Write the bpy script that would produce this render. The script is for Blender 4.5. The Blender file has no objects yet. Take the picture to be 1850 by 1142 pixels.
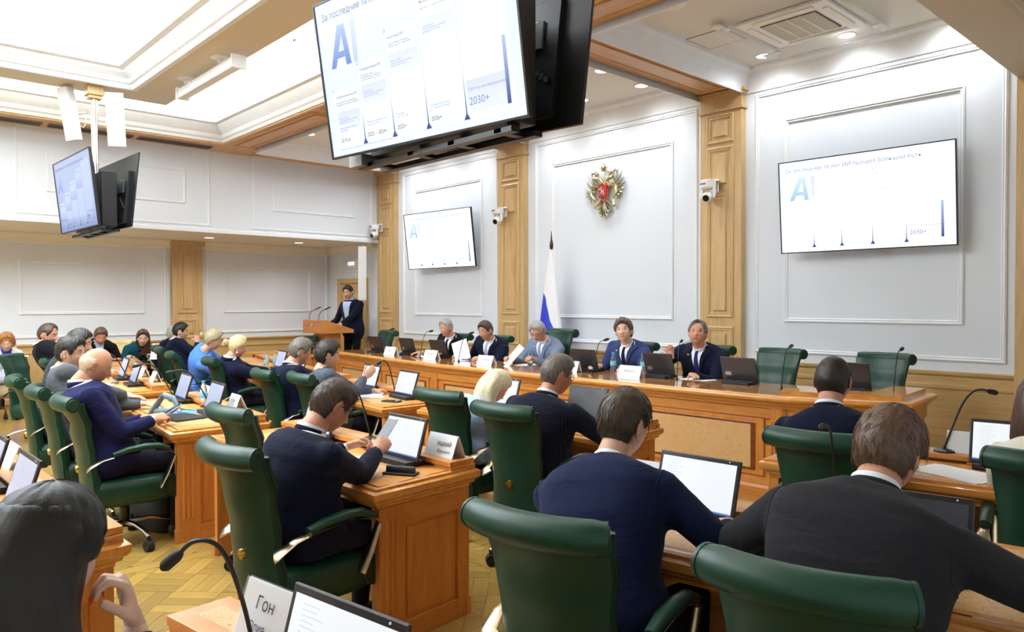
import bpy, bmesh, math, random
import numpy as np
from mathutils import Vector, Matrix
from mathutils.bvhtree import BVHTree
random.seed(7); np.random.seed(7)
SC = bpy.context.scene; COL = SC.collection
R = math.radians; PI = math.pi
# ------------------------------------------------------------------ camera
def make_camera():
    y, p, r = R(47.239), R(1.015), R(-0.12)
    F = Vector((-math.sin(y)*math.cos(p), math.cos(y)*math.cos(p), -math.sin(p)))
    Rt = Vector((math.cos(y), math.sin(y), 0)); U = Rt.cross(F)
    R2 = Rt*math.cos(r)+U*math.sin(r); U2 = U*math.cos(r)-Rt*math.sin(r)
    cd = bpy.data.cameras.new('camera'); cd.sensor_width = 36; cd.lens = 36*1338.24/1850
    cd.clip_start = .02; cd.clip_end = 100
    o = bpy.data.objects.new('camera', cd); COL.objects.link(o)
    m = Matrix((R2, U2, -F)).transposed().to_4x4(); m.translation = (0, 0, 1.6)
    o.matrix_world = m; SC.camera = o
make_camera()
SC.view_settings.view_transform = 'Standard'; SC.view_settings.look = 'None'
SC.view_settings.gamma = 1; SC.view_settings.use_curve_mapping = False
SC.view_settings.exposure = -0.12
W = bpy.data.worlds.new('world'); SC.world = W; W.use_nodes = True
W.node_tree.nodes['Background'].inputs[0].default_value = (.9, .95, 1, 1)
W.node_tree.nodes['Background'].inputs[1].default_value = 0.02
GLOW_SLAB = 9.2      # emission of the slab standing in for coffer cove light
COVE = 34.0       # cove strip emission
DOWN = 50.0      # watts of downlights and added spots
# ------------------------------------------------------------------ materials
MAT = {}
def s2l(c):
    return tuple((x/255/12.92 if x/255 <= .04045 else ((x/255+.055)/1.055)**2.4) for x in c)
def nodes(name):
    m = bpy.data.materials.new(name); m.use_nodes = True; MAT[name] = m
    nt = m.node_tree; b = nt.nodes['Principled BSDF']
    return m, nt, b
def coords(nt, scale=(1, 1, 1), kind='Object', rot=(0, 0, 0)):
    tc = nt.nodes.new('ShaderNodeTexCoord'); mp = nt.nodes.new('ShaderNodeMapping')
    mp.inputs['Scale'].default_value = scale; mp.inputs['Rotation'].default_value = rot
    nt.links.new(tc.outputs[kind], mp.inputs[0]); return mp.outputs[0]
def ramp(nt, fac, stops):
    r = nt.nodes.new('ShaderNodeValToRGB'); e = r.color_ramp.elements
    while len(e) < len(stops): e.new(.5)
    for i, (p, c) in enumerate(stops): e[i].position = p; e[i].color = (*c, 1)
    nt.links.new(fac, r.inputs[0]); return r.outputs[0]
def noise(nt, vec, scale, detail=3, rough=.5, dist=0):
    n = nt.nodes.new('ShaderNodeTexNoise'); n.inputs['Scale'].default_value = scale
    n.inputs['Detail'].default_value = detail; n.inputs['Roughness'].default_value = rough
    n.inputs['Distortion'].default_value = dist
    if vec is not None: nt.links.new(vec, n.inputs['Vector'])
    return n.outputs[0]
def bump(nt, b, h, strength, dist=.002):
    n = nt.nodes.new('ShaderNodeBump'); n.inputs['Strength'].default_value = strength; n.inputs['Distance'].default_value = dist
    nt.links.new(h, n.inputs['Height']); nt.links.new(n.outputs[0], b.inputs['Normal'])
def plain(name, rgb, rough=.5, metal=0, var=.06, vs=8, bs=0, bscale=200, coat=0, spec=.5):
    m, nt, b = nodes(name); c = s2l(rgb)
    v = coords(nt)
    f = noise(nt, v, vs, 2)
    col = ramp(nt, f, [(.3, tuple(x*(1-var) for x in c)), (.7, tuple(min(1, x*(1+var)) for x in c))])
    nt.links.new(col, b.inputs['Base Color']); b.inputs['Roughness'].default_value = rough
    b.inputs['Metallic'].default_value = metal; b.inputs['Coat Weight'].default_value = coat; b.inputs['Coat Roughness'].default_value = .06
    b.inputs['Specular IOR Level'].default_value = spec
    if bs: bump(nt, b, noise(nt, v, bscale, 3), bs)
    return m
def wood(name, light, dark, axis='z', rough=.35, coat=0, freq=1.0, rnd=0.0, spec=.5):
    m, nt, b = nodes(name)
    s = {'x': (1.2, 14, 14), 'y': (14, 1.2, 14), 'z': (14, 14, 1.2)}[axis]
    v = coords(nt, tuple(k*freq for k in s))
    n1 = noise(nt, v, 2.2, 5, .6, .6); 
    c1, c2 = s2l(light), s2l(dark)
    mid = tuple(.6*a+.4*d for a, d in zip(c1, c2))
    col = ramp(nt, n1, [(.28, c2), (.5, mid), (.72, c1)])
    if rnd:
        oi = nt.nodes.new('ShaderNodeObjectInfo'); hs = nt.nodes.new('ShaderNodeHueSaturation')
        mr = nt.nodes.new('ShaderNodeMapRange'); mr.inputs['To Min'].default_value = 1-rnd; mr.inputs['To Max'].default_value = 1+rnd
        nt.links.new(oi.outputs['Random'], mr.inputs[0]); nt.links.new(mr.outputs[0], hs.inputs['Value'])
        nt.links.new(col, hs.inputs['Color']); col = hs.outputs[0]
    nt.links.new(col, b.inputs['Base Color']); b.inputs['Roughness'].default_value = rough
    b.inputs['Coat Weight'].default_value = coat; b.inputs['Coat Roughness'].default_value = .05
    b.inputs['Specular IOR Level'].default_value = spec
    bump(nt, b, n1, .12, .001)
    return m
def emit(name, rgb, strength, base=None):
    m, nt, b = nodes(name); c = s2l(rgb)
    b.inputs['Base Color'].default_value = (*(base or c), 1); b.inputs['Roughness'].default_value = .4
    b.inputs['Emission Color'].default_value = (*c, 1); b.inputs['Emission Strength'].default_value = strength
    return m
def glass(name, rgb=(235, 245, 250), rough=.02, trans=1.0, ior=1.3):
    m, nt, b = nodes(name)
    b.inputs['Base Color'].default_value = (*s2l(rgb), 1); b.inputs['Roughness'].default_value = rough
    b.inputs['Transmission Weight'].default_value = trans; b.inputs['IOR'].default_value = ior
    return m
def fabric(name, rgb, stripe=None, rough=.85, fold=.5):
    m, nt, b = nodes(name); c = s2l(rgb); v = coords(nt)
    n = noise(nt, v, 260, 2)
    vr = .03 if max(rgb) > 130 else .2
    col = ramp(nt, n, [(.3, tuple(x*(1-vr) for x in c)), (.7, tuple(min(1, x*(1+vr)) for x in c))])
    if stripe:
        w = nt.nodes.new('ShaderNodeTexWave'); w.inputs['Scale'].default_value = 24; w.bands_direction = 'X'
        nt.links.new(v, w.inputs[0])
        sr = ramp(nt, w.outputs[1], [(.94, (0, 0, 0)), (.99, (1, 1, 1))])
        mx = nt.nodes.new('ShaderNodeMix'); mx.data_type = 'RGBA'
        nt.links.new(sr, mx.inputs[0]); nt.links.new(col, mx.inputs[6]); mx.inputs[7].default_value = (*s2l(stripe), 1)
        col = mx.outputs[2]
    nt.links.new(col, b.inputs['Base Color']); b.inputs['Roughness'].default_value = rough
    b.inputs['Sheen Weight'].default_value = .04; b.inputs['Specular IOR Level'].default_value = .12
    v2 = coords(nt, (6, 6, 16), rot=(.5, .3, .2))
    bump(nt, b, noise(nt, v2, 1.1, 2, .45, 1.5), fold, .045)
    return m
wall_c = (226, 226, 226)
def wallmat(name, rgb):
    m, nt, b = nodes(name); c = s2l(rgb)
    v = coords(nt, (1, 1, 1), 'Object')
    n = noise(nt, v, 420, 2)
    col = ramp(nt, n, [(.3, tuple(x*.95 for x in c)), (.7, tuple(min(1, x*1.04) for x in c))])
    nt.links.new(col, b.inputs['Base Color']); b.inputs['Roughness'].default_value = .8
    bump(nt, b, n, .15, .001)
wallmat('wall_cloth', (224, 229, 236)); wallmat('ceiling_paint', (228, 224, 214)); wallmat('ceiling_tan', (218, 208, 190))  # ceiling_tan: shade on the white soffits is put into the colour
wallmat('coffer_white', (244, 243, 236))
plain('white_paint', (234, 237, 240), .45, var=.02); plain('cream_paint', (236, 230, 214), .5, var=.02)
wood('oak', (206, 174, 124), (186, 150, 98), 'z', .38); wood('oak_x', (204, 172, 118), (184, 148, 92), 'x', .38)
wood('oak_y', (204, 172, 118), (184, 148, 92), 'y', .38)
wood('beam_x', (208, 164, 112), (186, 138, 88), 'x', .4); wood('beam_y', (208, 164, 112), (186, 138, 88), 'y', .4)
wood('desk_z', (202, 134, 64), (174, 104, 44), 'z', .3); wood('desk_x', (204, 138, 66), (176, 106, 44), 'x', .34, .08)
wood('desk_y', (204, 138, 66), (176, 106, 44), 'y', .34, .08)
wood('desktop', (222, 164, 92), (186, 118, 54), 'x', .18, 1.0); wood('desk_leaf', (216, 152, 80), (184, 114, 50), 'x', .45, .03, spec=.15); wood('inlay', (126, 70, 30), (88, 46, 20), 'x', .2, .8)
wood('roll_wood', (224, 158, 78), (196, 122, 52), 'x', .25, .6)
wood('plank', (178, 148, 78), (156, 120, 56), 'x', .32, .25, rnd=.2); wood('plank_field', (176, 146, 78), (154, 118, 56), 'x', .32, .25)
def burl():
    m, nt, b = nodes('burl'); v = coords(nt, (18, 18, 60))
    n = noise(nt, v, 2.0, 5, .7, 2.2)
    col = ramp(nt, n, [(.34, s2l((150, 96, 52))), (.42, s2l((196, 154, 102))), (.7, s2l((214, 174, 122)))])
    nt.links.new(col, b.inputs['Base Color']); b.inputs['Roughness'].default_value = .42; b.inputs['Coat Weight'].default_value = .08; b.inputs['Specular IOR Level'].default_value = .25
burl()
def leather(name, rgb, rough=.38):
    m, nt, b = nodes(name); c = s2l(rgb); v = coords(nt)
    f = noise(nt, v, 7, 3)
    col = ramp(nt, f, [(.3, tuple(x*.8 for x in c)), (.7, tuple(x*1.2 for x in c))])
    nt.links.new(col, b.inputs['Base Color']); b.inputs['Roughness'].default_value = rough
    bump(nt, b, noise(nt, v, 160, 3), .12, .001); b.inputs['Specular IOR Level'].default_value = .38
leather('green_leather', (14, 56, 41), .38); leather('green_piping', (11, 42, 31)); leather('beige_leather', (214, 190, 138)); leather('beige_piping', (180, 152, 100))
leather('black_leather', (26, 26, 30))
plain('chrome', (214, 206, 196), .16, 1, .02); plain('bronze_chrome', (176, 158, 134), .24, 1, .02); plain('brass', (214, 178, 92), .25, 1, .03)
plain('gold', (208, 196, 156), .26, 1, .1, 30); plain('silver', (196, 192, 178), .25, 1, .12, 40)
plain('black_plastic', (22, 22, 25), .4, var=.1); plain('tv_black', (16, 17, 20), .35, var=.1); plain('laptop_lid', (38, 34, 36), .35, var=.08)
plain('dark_grey', (62, 64, 68), .5); plain('white_plastic', (236, 236, 234), .35, var=.02); plain('rubber', (24, 24, 26), .7)
plain('paper', (244, 244, 246), .7, var=.02); plain('paper_blue', (96, 150, 214), .6); plain('ink', (44, 44, 50), .7); plain('ink_soft', (170, 172, 180), .7)
plain('metal_grey', (150, 150, 150), .35, .8); plain('grille_dark', (92, 84, 72), .7); plain('crutch_grey', (118, 140, 150), .5)
plain('red_enamel', (204, 22, 30), .3); plain('flag_white', (246, 246, 248), .75, var=.02); plain('flag_blue', (44, 62, 200), .75, var=.03); plain('flag_red', (206, 32, 36), .75)
plain('bottle_blue', (70, 150, 205), .4); plain('label_blue', (120, 190, 205), .6); plain('nail_red', (226, 70, 44), .3); plain('pearl', (240, 232, 220), .2)
plain('bag_black', (14, 14, 16), .6); plain('phone_grey', (176, 180, 190), .3, .4); plain('lens_black', (8, 8, 10), .1); plain('stripe_red', (200, 60, 60), .6); plain('dark_bronze', (74, 52, 44), .3, .7)
glass('clear_plastic', (238, 246, 250), .04, .92, 1.25); plain('acrylic', (240, 243, 246), .12, var=.01); MAT['acrylic'].node_tree.nodes['Principled BSDF'].inputs['Alpha'].default_value = .22
emit('coffer_glow', (236, 247, 255), GLOW_SLAB); emit('cove_strip', (246, 250, 250), COVE); emit('downlight_glow', (255, 252, 244), 12)
emit('exit_sign_glow', (214, 226, 246), 1.0); emit('green_led', (60, 240, 90), 2)
def screenmat(name, c0, c1, strength):
    m, nt, b = nodes(name)
    tc = nt.nodes.new('ShaderNodeTexCoord'); sp = nt.nodes.new('ShaderNodeSeparateXYZ'); nt.links.new(tc.outputs['Generated'], sp.inputs[0])
    col = ramp(nt, sp.outputs[2], [(.0, s2l(c0)), (1, s2l(c1))])
    nt.links.new(col, b.inputs['Emission Color']); b.inputs['Emission Strength'].default_value = strength
    b.inputs['Base Color'].default_value = (.01, .01, .012, 1); b.inputs['Roughness'].default_value = .25
screenmat('slide_bg', (240, 246, 255), (214, 230, 255), 1.12); screenmat('slide_bg_bright', (244, 250, 255), (236, 246, 255), 1.6)
screenmat('slide_card', (250, 253, 255), (238, 246, 255), 1.12); screenmat('slide_card_bright', (252, 254, 255), (252, 254, 255), 1.7)
screenmat('slide_panel', (238, 243, 255), (222, 230, 252), 1.1); screenmat('slide_panel_bright', (244, 248, 255), (238, 244, 255), 1.5)
screenmat('ai_blue', (96, 140, 240), (176, 204, 252), .8); screenmat('ai_blue_bright', (150, 190, 246), (206, 226, 252), 1.3)
screenmat('ai_pale', (196, 216, 252), (206, 224, 252), .95); screenmat('spike_blue', (30, 56, 150), (190, 210, 248), 1.0)
screenmat('slide_text', (52, 62, 92), (52, 62, 92), .7); screenmat('slide_text_bright', (126, 138, 190), (126, 138, 190), .8)
screenmat('year_blue', (140, 168, 226), (150, 176, 230), .85)
screenmat('far_slide', (150, 178, 244), (196, 212, 255), .75); screenmat('far_card', (176, 198, 250), (206, 220, 255), .8); screenmat('far_text', (90, 110, 180), (90, 110, 180), .6)
screenmat('laptop_screen', (244, 248, 255), (248, 252, 255), 1.05); screenmat('laptop_screen_blue', (196, 212, 252), (216, 228, 255), .9); screenmat('laptop_bar', (100, 130, 220), (110, 140, 225), .9)
screenmat('laptop_dark', (52, 54, 62), (60, 62, 70), .6); screenmat('laptop_text', (222, 226, 236), (222, 226, 236), .98)
def flagmat():
    m, nt, b = nodes('flag_cloth'); tc = nt.nodes.new('ShaderNodeTexCoord'); sp = nt.nodes.new('ShaderNodeSeparateXYZ'); nt.links.new(tc.outputs['Object'], sp.inputs[0])
    ma = nt.nodes.new('ShaderNodeMath'); ma.operation = 'MULTIPLY_ADD'; ma.inputs[1].default_value = 2.5; nt.links.new(sp.outputs[0], ma.inputs[0]); nt.links.new(sp.outputs[2], ma.inputs[2])
    mr = nt.nodes.new('ShaderNodeMapRange'); mr.inputs['From Min'].default_value = 0; mr.inputs['From Max'].default_value = 2.6; nt.links.new(ma.outputs[0], mr.inputs[0])
    r = nt.nodes.new('ShaderNodeValToRGB'); r.color_ramp.interpolation = 'CONSTANT'; e = r.color_ramp.elements; e.new(.5)
    for q, (p, c) in zip(e, ((0, (200, 36, 40)), (.17, (46, 64, 196)), (.505, (242, 243, 246)))): q.position = p; q.color = (*s2l(c), 1)
    nt.links.new(mr.outputs[0], r.inputs[0]); nt.links.new(r.outputs[0], b.inputs['Base Color']); b.inputs['Roughness'].default_value = .7
flagmat()
SKIN = {}
def skin(key, rgb):
    m, nt, b = nodes('skin_'+key); c = s2l(rgb); v = coords(nt)
    f = noise(nt, v, 22, 4)
    col = ramp(nt, f, [(.3, (c[0]*.9, c[1]*.8, c[2]*.78)), (.7, (min(1, c[0]*1.06), c[1]*1.05, c[2]*1.05))])
    nt.links.new(col, b.inputs['Base Color']); b.inputs['Roughness'].default_value = .5
    b.inputs['Subsurface Weight'].default_value = .0; b.inputs['Specular IOR Level'].default_value = .4
    plain('lip_'+key, (int(rgb[0]*.84), int(rgb[1]*.62), int(rgb[2]*.6)), .4, var=.04)
skin('fair', (206, 164, 138)); skin('ruddy', (200, 148, 122)); skin('tan', (190, 144, 112)); skin('pale', (214, 180, 160))
plain('eye_white', (226, 220, 214), .2, var=.02); plain('eye_dark', (40, 30, 26), .2); plain('lash', (70, 48, 40), .6)
def hairmat(name, a, b2, rough=.45):
    m, nt, b = nodes('hair_'+name); v = coords(nt, (90, 90, 12))
    f = noise(nt, v, 1.6, 3, .6, .4)
    nt.links.new(ramp(nt, f, [(.3, s2l(a)), (.72, s2l(b2))]), b.inputs['Base Color']); b.inputs['Roughness'].default_value = rough
    bump(nt, b, f, .4, .003)
hairmat('brown', (44, 32, 24), (84, 64, 48)); hairmat('dark', (22, 18, 16), (50, 40, 34)); hairmat('black', (6, 6, 7), (15, 13, 13), .5)
hairmat('grey', (128, 126, 124), (186, 184, 182)); hairmat('greybrown', (72, 64, 56), (128, 118, 106)); hairmat('blond', (176, 150, 100), (226, 206, 158))
hairmat('lightblond', (204, 190, 146), (240, 230, 200)); hairmat('ashblond', (120, 104, 76), (196, 180, 140)); hairmat('ginger', (140, 82, 44), (190, 124, 70)); hairmat('bald', (176, 150, 124), (206, 186, 158))
hairmat('chestnut', (40, 24, 18), (88, 56, 42)); hairmat('mid', (66, 48, 36), (110, 84, 62))
# ------------------------------------------------------------------ mesh builder
class MB:
    def __init__(s): s.v = []; s.f = []; s.m = []
    def add(s, vs, fs, mi=0):
        o = len(s.v); s.v += [tuple(p) for p in vs]
        for f in fs: s.f.append(tuple(i+o for i in f)); s.m.append(mi)
        return s
    def merge(s, other, mi=None, M=None):
        vs = other.v if M is None else [tuple(M @ Vector(p)) for p in other.v]
        o = len(s.v); s.v += [tuple(p) for p in vs]
        for f, k in zip(other.f, other.m): s.f.append(tuple(i+o for i in f)); s.m.append(k if mi is None else mi)
        return s
    def box(s, c, d, mi=0, rot=None):
        hx, hy, hz = d[0]/2, d[1]/2, d[2]/2
        vs = [(x, y, z) for x in (-hx, hx) for y in (-hy, hy) for z in (-hz, hz)]
        if rot is not None: vs = [tuple(rot @ Vector(p)) for p in vs]
        vs = [(p[0]+c[0], p[1]+c[1], p[2]+c[2]) for p in vs]
        return s.add(vs, [(0, 1, 3, 2), (4, 6, 7, 5), (0, 4, 5, 1), (2, 3, 7, 6), (0, 2, 6, 4), (1, 5, 7, 3)], mi)
    def box2(s, a, b, mi=0):
        return s.box([(p+q)/2 for p, q in zip(a, b)], [abs(q-p) for p, q in zip(a, b)], mi)
    def prism(s, poly, z0, z1, mi=0):
        n = len(poly)
        ar = sum(poly[i][0]*poly[(i+1) % n][1]-poly[(i+1) % n][0]*poly[i][1] for i in range(n))
        if ar < 0: poly = poly[::-1]
        vs = [(x, y, z0) for x, y in poly]+[(x, y, z1) for x, y in poly]
        fs = [tuple(range(n-1, -1, -1)), tuple(range(n, 2*n))]+[(i, (i+1) % n, n+(i+1) % n, n+i) for i in range(n)]
        return s.add(vs, fs, mi)
    def tube(s, pts, rad, seg=10, mi=0, cap=True, up=None):
        P = [Vector(p) for p in pts]; n = len(P)
        if not isinstance(rad, (list, tuple)): rad = [rad]*n
        T = []
        for i in range(n):
            t = P[min(i+1, n-1)]-P[max(i-1, 0)]
            T.append(t.normalized() if t.length > 1e-9 else Vector((0, 0, 1)))
        ref = Vector(up) if up else (Vector((0, 0, 1)) if abs(T[0].z) < .9 else Vector((1, 0, 0)))
        x = T[0].cross(ref).normalized(); vs = []
        for i in range(n):
            if i:
                x = x-T[i]*x.dot(T[i]); x = x.normalized() if x.length > 1e-6 else T[i].orthogonal().normalized()
            y = x.cross(T[i]).normalized()
            r = rad[i]; rx, ry = (r if isinstance(r, (tuple, list)) else (r, r))
            for k in range(seg):
                a = 2*PI*k/seg; vs.append(P[i]+x*(math.cos(a)*rx)+y*(math.sin(a)*ry))
        fs = [(i*seg+k, (i+1)*seg+k, (i+1)*seg+(k+1) % seg, i*seg+(k+1) % seg) for i in range(n-1) for k in range(seg)]
        if cap: fs += [tuple(range(seg)), tuple(range((n-1)*seg+seg-1, (n-1)*seg-1, -1))]
        return s.add(vs, fs, mi)
    def lathe(s, prof, seg=20, c=(0, 0, 0), mi=0, M=None):
        vs = []
        for r, z in prof:
            for k in range(seg):
                a = 2*PI*k/seg; p = Vector((r*math.cos(a), r*math.sin(a), z))
                if M is not None: p = M @ p
                vs.append((p[0]+c[0], p[1]+c[1], p[2]+c[2]))
        n = len(prof)
        fs = [(i*seg+k, i*seg+(k+1) % seg, (i+1)*seg+(k+1) % seg, (i+1)*seg+k) for i in range(n-1) for k in range(seg)]
        fs += [tuple(range(seg-1, -1, -1)), tuple(range((n-1)*seg, n*seg))]
        return s.add(vs, fs, mi)
    def ell(s, c, r, mi=0, nu=16, nv=10, M=None):
        vs = []; 
        for j in range(1, nv):
            t = PI*j/nv
            for i in range(nu):
                a = 2*PI*i/nu; vs.append(Vector((r[0]*math.sin(t)*math.cos(a), r[1]*math.sin(t)*math.sin(a), r[2]*math.cos(t))))
        vs += [Vector((0, 0, r[2])), Vector((0, 0, -r[2]))]
        if M is not None: vs = [M @ p for p in vs]
        vs = [p+Vector(c) for p in vs]; T = (nv-1)*nu
        fs = [(j*nu+i, (j+1)*nu+i, (j+1)*nu+(i+1) % nu, j*nu+(i+1) % nu) for j in range(nv-2) for i in range(nu)]
        fs += [(T, i, (i+1) % nu) for i in range(nu)]+[(T+1, (nv-2)*nu+(i+1) % nu, (nv-2)*nu+i) for i in range(nu)]
        return s.add(vs, fs, mi)
    def grid(s, P, mi=0, close=False):
        nr = len(P); nc = len(P[0]); vs = [p for r in P for p in r]
        fs = [(i*nc+j, i*nc+j+1, (i+1)*nc+j+1, (i+1)*nc+j) for i in range(nr-1) for j in range(nc-1)]
        if close: fs += [(i*nc+nc-1, i*nc, (i+1)*nc, (i+1)*nc+nc-1) for i in range(nr-1)]
        return s.add(vs, fs, mi)
    def mesh(s, name, mats, smooth=35):
        me = bpy.data.meshes.new(name); me.from_pydata([tuple(p) for p in s.v], [], s.f)
        for k in (mats if isinstance(mats, (list, tuple)) else [mats]): me.materials.append(MAT[k] if isinstance(k, str) else k)
        me.polygons.foreach_set('material_index', s.m)
        if smooth:
            me.polygons.foreach_set('use_smooth', [True]*len(me.polygons)); me.set_sharp_from_angle(angle=R(smooth))
        me.update(); return me
    def obj(s, name, mats, parent=None, smooth=35, bev=0, fixn=False, loc=None, rot=None):
        me = s.mesh(name, mats, smooth)
        if fixn:
            b = bmesh.new(); b.from_mesh(me); bmesh.ops.recalc_face_normals(b, faces=b.faces); b.to_mesh(me); b.free()
        o = bpy.data.objects.new(name, me); COL.objects.link(o)
        if parent: o.parent = parent
        if loc: o.location = loc
        if rot: o.rotation_euler = rot
        if bev:
            m = o.modifiers.new('bevel', 'BEVEL'); m.width = bev; m.segments = 2; m.limit_method = 'ANGLE'; m.angle_limit = R(40)
        return o
def tag(o, label=None, cat=None, group=None, kind=None):
    if label: o['label'] = label
    if cat: o['category'] = cat
    if group: o['group'] = group
    if kind: o['kind'] = kind
    return o
def thing(name, label, cat, loc=(0, 0, 0), rz=0, group=None):
    o = bpy.data.objects.new(name, None); COL.objects.link(o); o.location = loc; o.rotation_euler = (0, 0, rz); o.empty_display_size = .1
    return tag(o, label, cat, group)
def dup(root, loc, rz, label, group=None, scale=None):
    r = root.copy(); COL.objects.link(r); r.location = loc; r.rotation_euler = (0, 0, rz); r['label'] = label
    if group: r['group'] = group
    if scale: r.scale = scale
    for ch in list(root.children):
        c = ch.copy(); COL.objects.link(c); c.parent = r
        for g in ch.children:
            d = g.copy(); COL.objects.link(d); d.parent = c
    return r
def sweep(mb, path, prof, closed=False, mi=0, capends=True):
    """path: list of (x,y); prof: list of (out, z), out to the right-hand side of travel."""
    n = len(path); P = [Vector((p[0], p[1])) for p in path]; rings = []
    for i in range(n):
        if closed or 0 < i < n-1:
            d0 = (P[i]-P[i-1]).normalized(); d1 = (P[(i+1) % n]-P[i]).normalized()
            n0 = Vector((d0.y, -d0.x)); n1 = Vector((d1.y, -d1.x)); nn = (n0+n1); nn = nn/max(.3, nn.dot(n0))
        else:
            d = (P[1]-P[0]) if i == 0 else (P[-1]-P[-2]); d = d.normalized(); nn = Vector((d.y, -d.x))
        rings.append([(P[i].x+nn.x*o, P[i].y+nn.y*o, z) for o, z in prof])
    k = len(prof); vs = [p for r in rings for p in r]; m = n if closed else n-1
    fs = [(i*k+j, i*k+j+1, ((i+1) % n)*k+j+1, ((i+1) % n)*k+j) for i in range(m) for j in range(k-1)]
    if not closed and capends:
        fs += [tuple(range(k-1, -1, -1)), tuple(range((n-1)*k, n*k))]
    return mb.add(vs, fs, mi)
def rot_from(x, y, z): return Matrix((x, y, z)).transposed()
GL = {}
def line_mesh(s):
    """verts, faces of one line of lettering at size 1 (the font's small Cyrillic en is rebuilt from strokes)."""
    if s in GL: return GL[s]
    def raw(q):
        c = bpy.data.curves.new('t', 'FONT'); c.body = q; c.size = 1; c.resolution_u = 3
        t = bpy.data.objects.new('t', c); COL.objects.link(t); bpy.context.view_layer.update()
        me = bpy.data.meshes.new_from_object(t.evaluated_get(bpy.context.evaluated_depsgraph_get()))
        out = ([tuple(v.co) for v in me.vertices], [tuple(p.vertices) for p in me.polygons])
        bpy.data.objects.remove(t); bpy.data.curves.remove(c); bpy.data.meshes.remove(me); return out
    q = s.replace('н', 'п'); V, F = raw(q)
    for i, ch in enumerate(s):
        if ch != 'н': continue
        pv = V if i == len(s)-1 else raw(q[:i+1])[0]
        x1 = max(p[0] for p in pv); x0 = x1-.43
        F = [f for f in F if not all(x0-.02 < V[k][0] < x1+.02 for k in f)]
        for (a, b, y0, y1) in ((x0, x0+.075, 0, .54), (x1-.075, x1, 0, .54), (x0+.075, x1-.075, .245, .31)):
            n = len(V); V = V+[(a, y0, 0), (b, y0, 0), (b, y1, 0), (a, y1, 0)]; F = F+[(n, n+1, n+2, n+3)]
    GL[s] = (V, F); return GL[s]
def txt(name, s, size, mat, parent, loc, M, align='LEFT', ext=0):
    mb = MB()
    for k, ln in enumerate(s.split('\n')):
        V, F = line_mesh(ln)
        if not V: continue
        dx = -(min(p[0] for p in V)+max(p[0] for p in V))/2 if align == 'CENTER' else 0
        mb.add([((p[0]+dx)*size, (p[1]-k)*size, 0) for p in V], F)
    o = mb.obj(name, mat, parent, smooth=0); o.matrix_local = Matrix.Translation(loc) @ M.to_4x4(); return o
# ================================================================== STRUCTURE
def struct(mb, name, mat, **k): return tag(mb.obj(name, mat, **k), kind='structure')
YF = 7.5; XU = -11.65; XL = -13.6; XR = .62; YB = -5.5
wf = struct(MB().box2((XL-.2, YF, 0), (XR+.2, YF+.15, 4.6)), 'wall_front', 'wall_cloth', smooth=0)
wl = struct(MB().box2((XL-.15, YB, 0), (XL, YF, 2.72)), 'wall_left', 'wall_cloth', smooth=0)
wu = struct(MB().box2((XU-.15, YB, 2.7), (XU, YF, 4.3)), 'wall_left_upper', 'wall_cloth', smooth=0)
wr = struct(MB().box2((XR, YB, 0), (XR+.15, YF, 4.3)), 'wall_right', 'wall_cloth', smooth=0)
wb = struct(MB().box2((XL, YB-.15, 0), (XR, YB, 4.6)), 'wall_back', 'wall_cloth', smooth=0)
struct(MB().box2((XL, YB, 2.702), (XU-.15, YF, 2.8)), 'ceiling_gallery', 'ceiling_paint', smooth=0)
def planar(mb_src, plane, off):
    """sweep built in (u,v) with out = z height -> put on wall. plane 'F': front wall, 'L': left-facing wall at x=off, 'D': underside at z=off."""
    o = MB(); o.f = mb_src.f; o.m = mb_src.m
    for (u, v, h) in mb_src.v:
        if plane == 'F': o.v.append((u, off-h, v))
        elif plane == 'L': o.v.append((off+h, u, v))
        elif plane == 'D': o.v.append((u, v, off-h))
    return o
def frame(u0, u1, v0, v1, w, h, plane, off, steps=True):
    m = MB(); prof = [(0, 0), (0, h*.6), (w*.3, h), (w*.6, h*.55), (w*.8, h*.7), (w, 0)] if steps else [(0, 0), (0, h), (w, h), (w, 0)]
    path = [(u0, v0), (u0, v1), (u1, v1), (u1, v0)]
    sweep(m, path, prof, closed=True)
    # travel u0,v0 -> up -> right : right-hand side is inside
    return planar(m, plane, off)
def wall_frame(parent, u0, u1, v0, v1, plane, off, w=.045, h=.022, mat='white_paint'):
    return frame(u0, u1, v0, v1, w, h, plane, off).obj('panel_moulding', mat, parent, smooth=25, fixn=True)
for (a, b, c, d) in [(-10.93, -8.42, -10.58, -8.78), (-7.6, -4.9, -7.27, -5.24), (-4.17, -1.8, -3.83, -2.13)]:
    wall_frame(wf, a, b, 1.06, 3.87, 'F', YF); wall_frame(wf, c, d, 1.39, 3.54, 'F', YF)
wall_frame(wf, -13.12, -12.16, 2.2, 2.58, 'F', YF, .03, .015)
for (a, b, c, d) in [(1.7, 4.35, 2.18, 4.0), (5.03, 7.46, 5.36, 7.09), (-1.2, 1.35, -.8, .9)]:
    wall_frame(wl, a, b, 1.06, 2.58, 'L', XL); wall_frame(wl, c, d, 1.43, 2.27, 'L', XL)
for (a, b, c, d) in [(1.84, 4.38, 2.2, 4.02), (5.06, 7.3, 5.4, 6.94), (-1.3, 1.24, -.9, .9)]:
    wall_frame(wu, a, b, 2.8, 4.0, 'L', XU, .035, .018); wall_frame(wu, c, d, 3.12, 3.64, 'L', XU, .035, .018)
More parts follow.
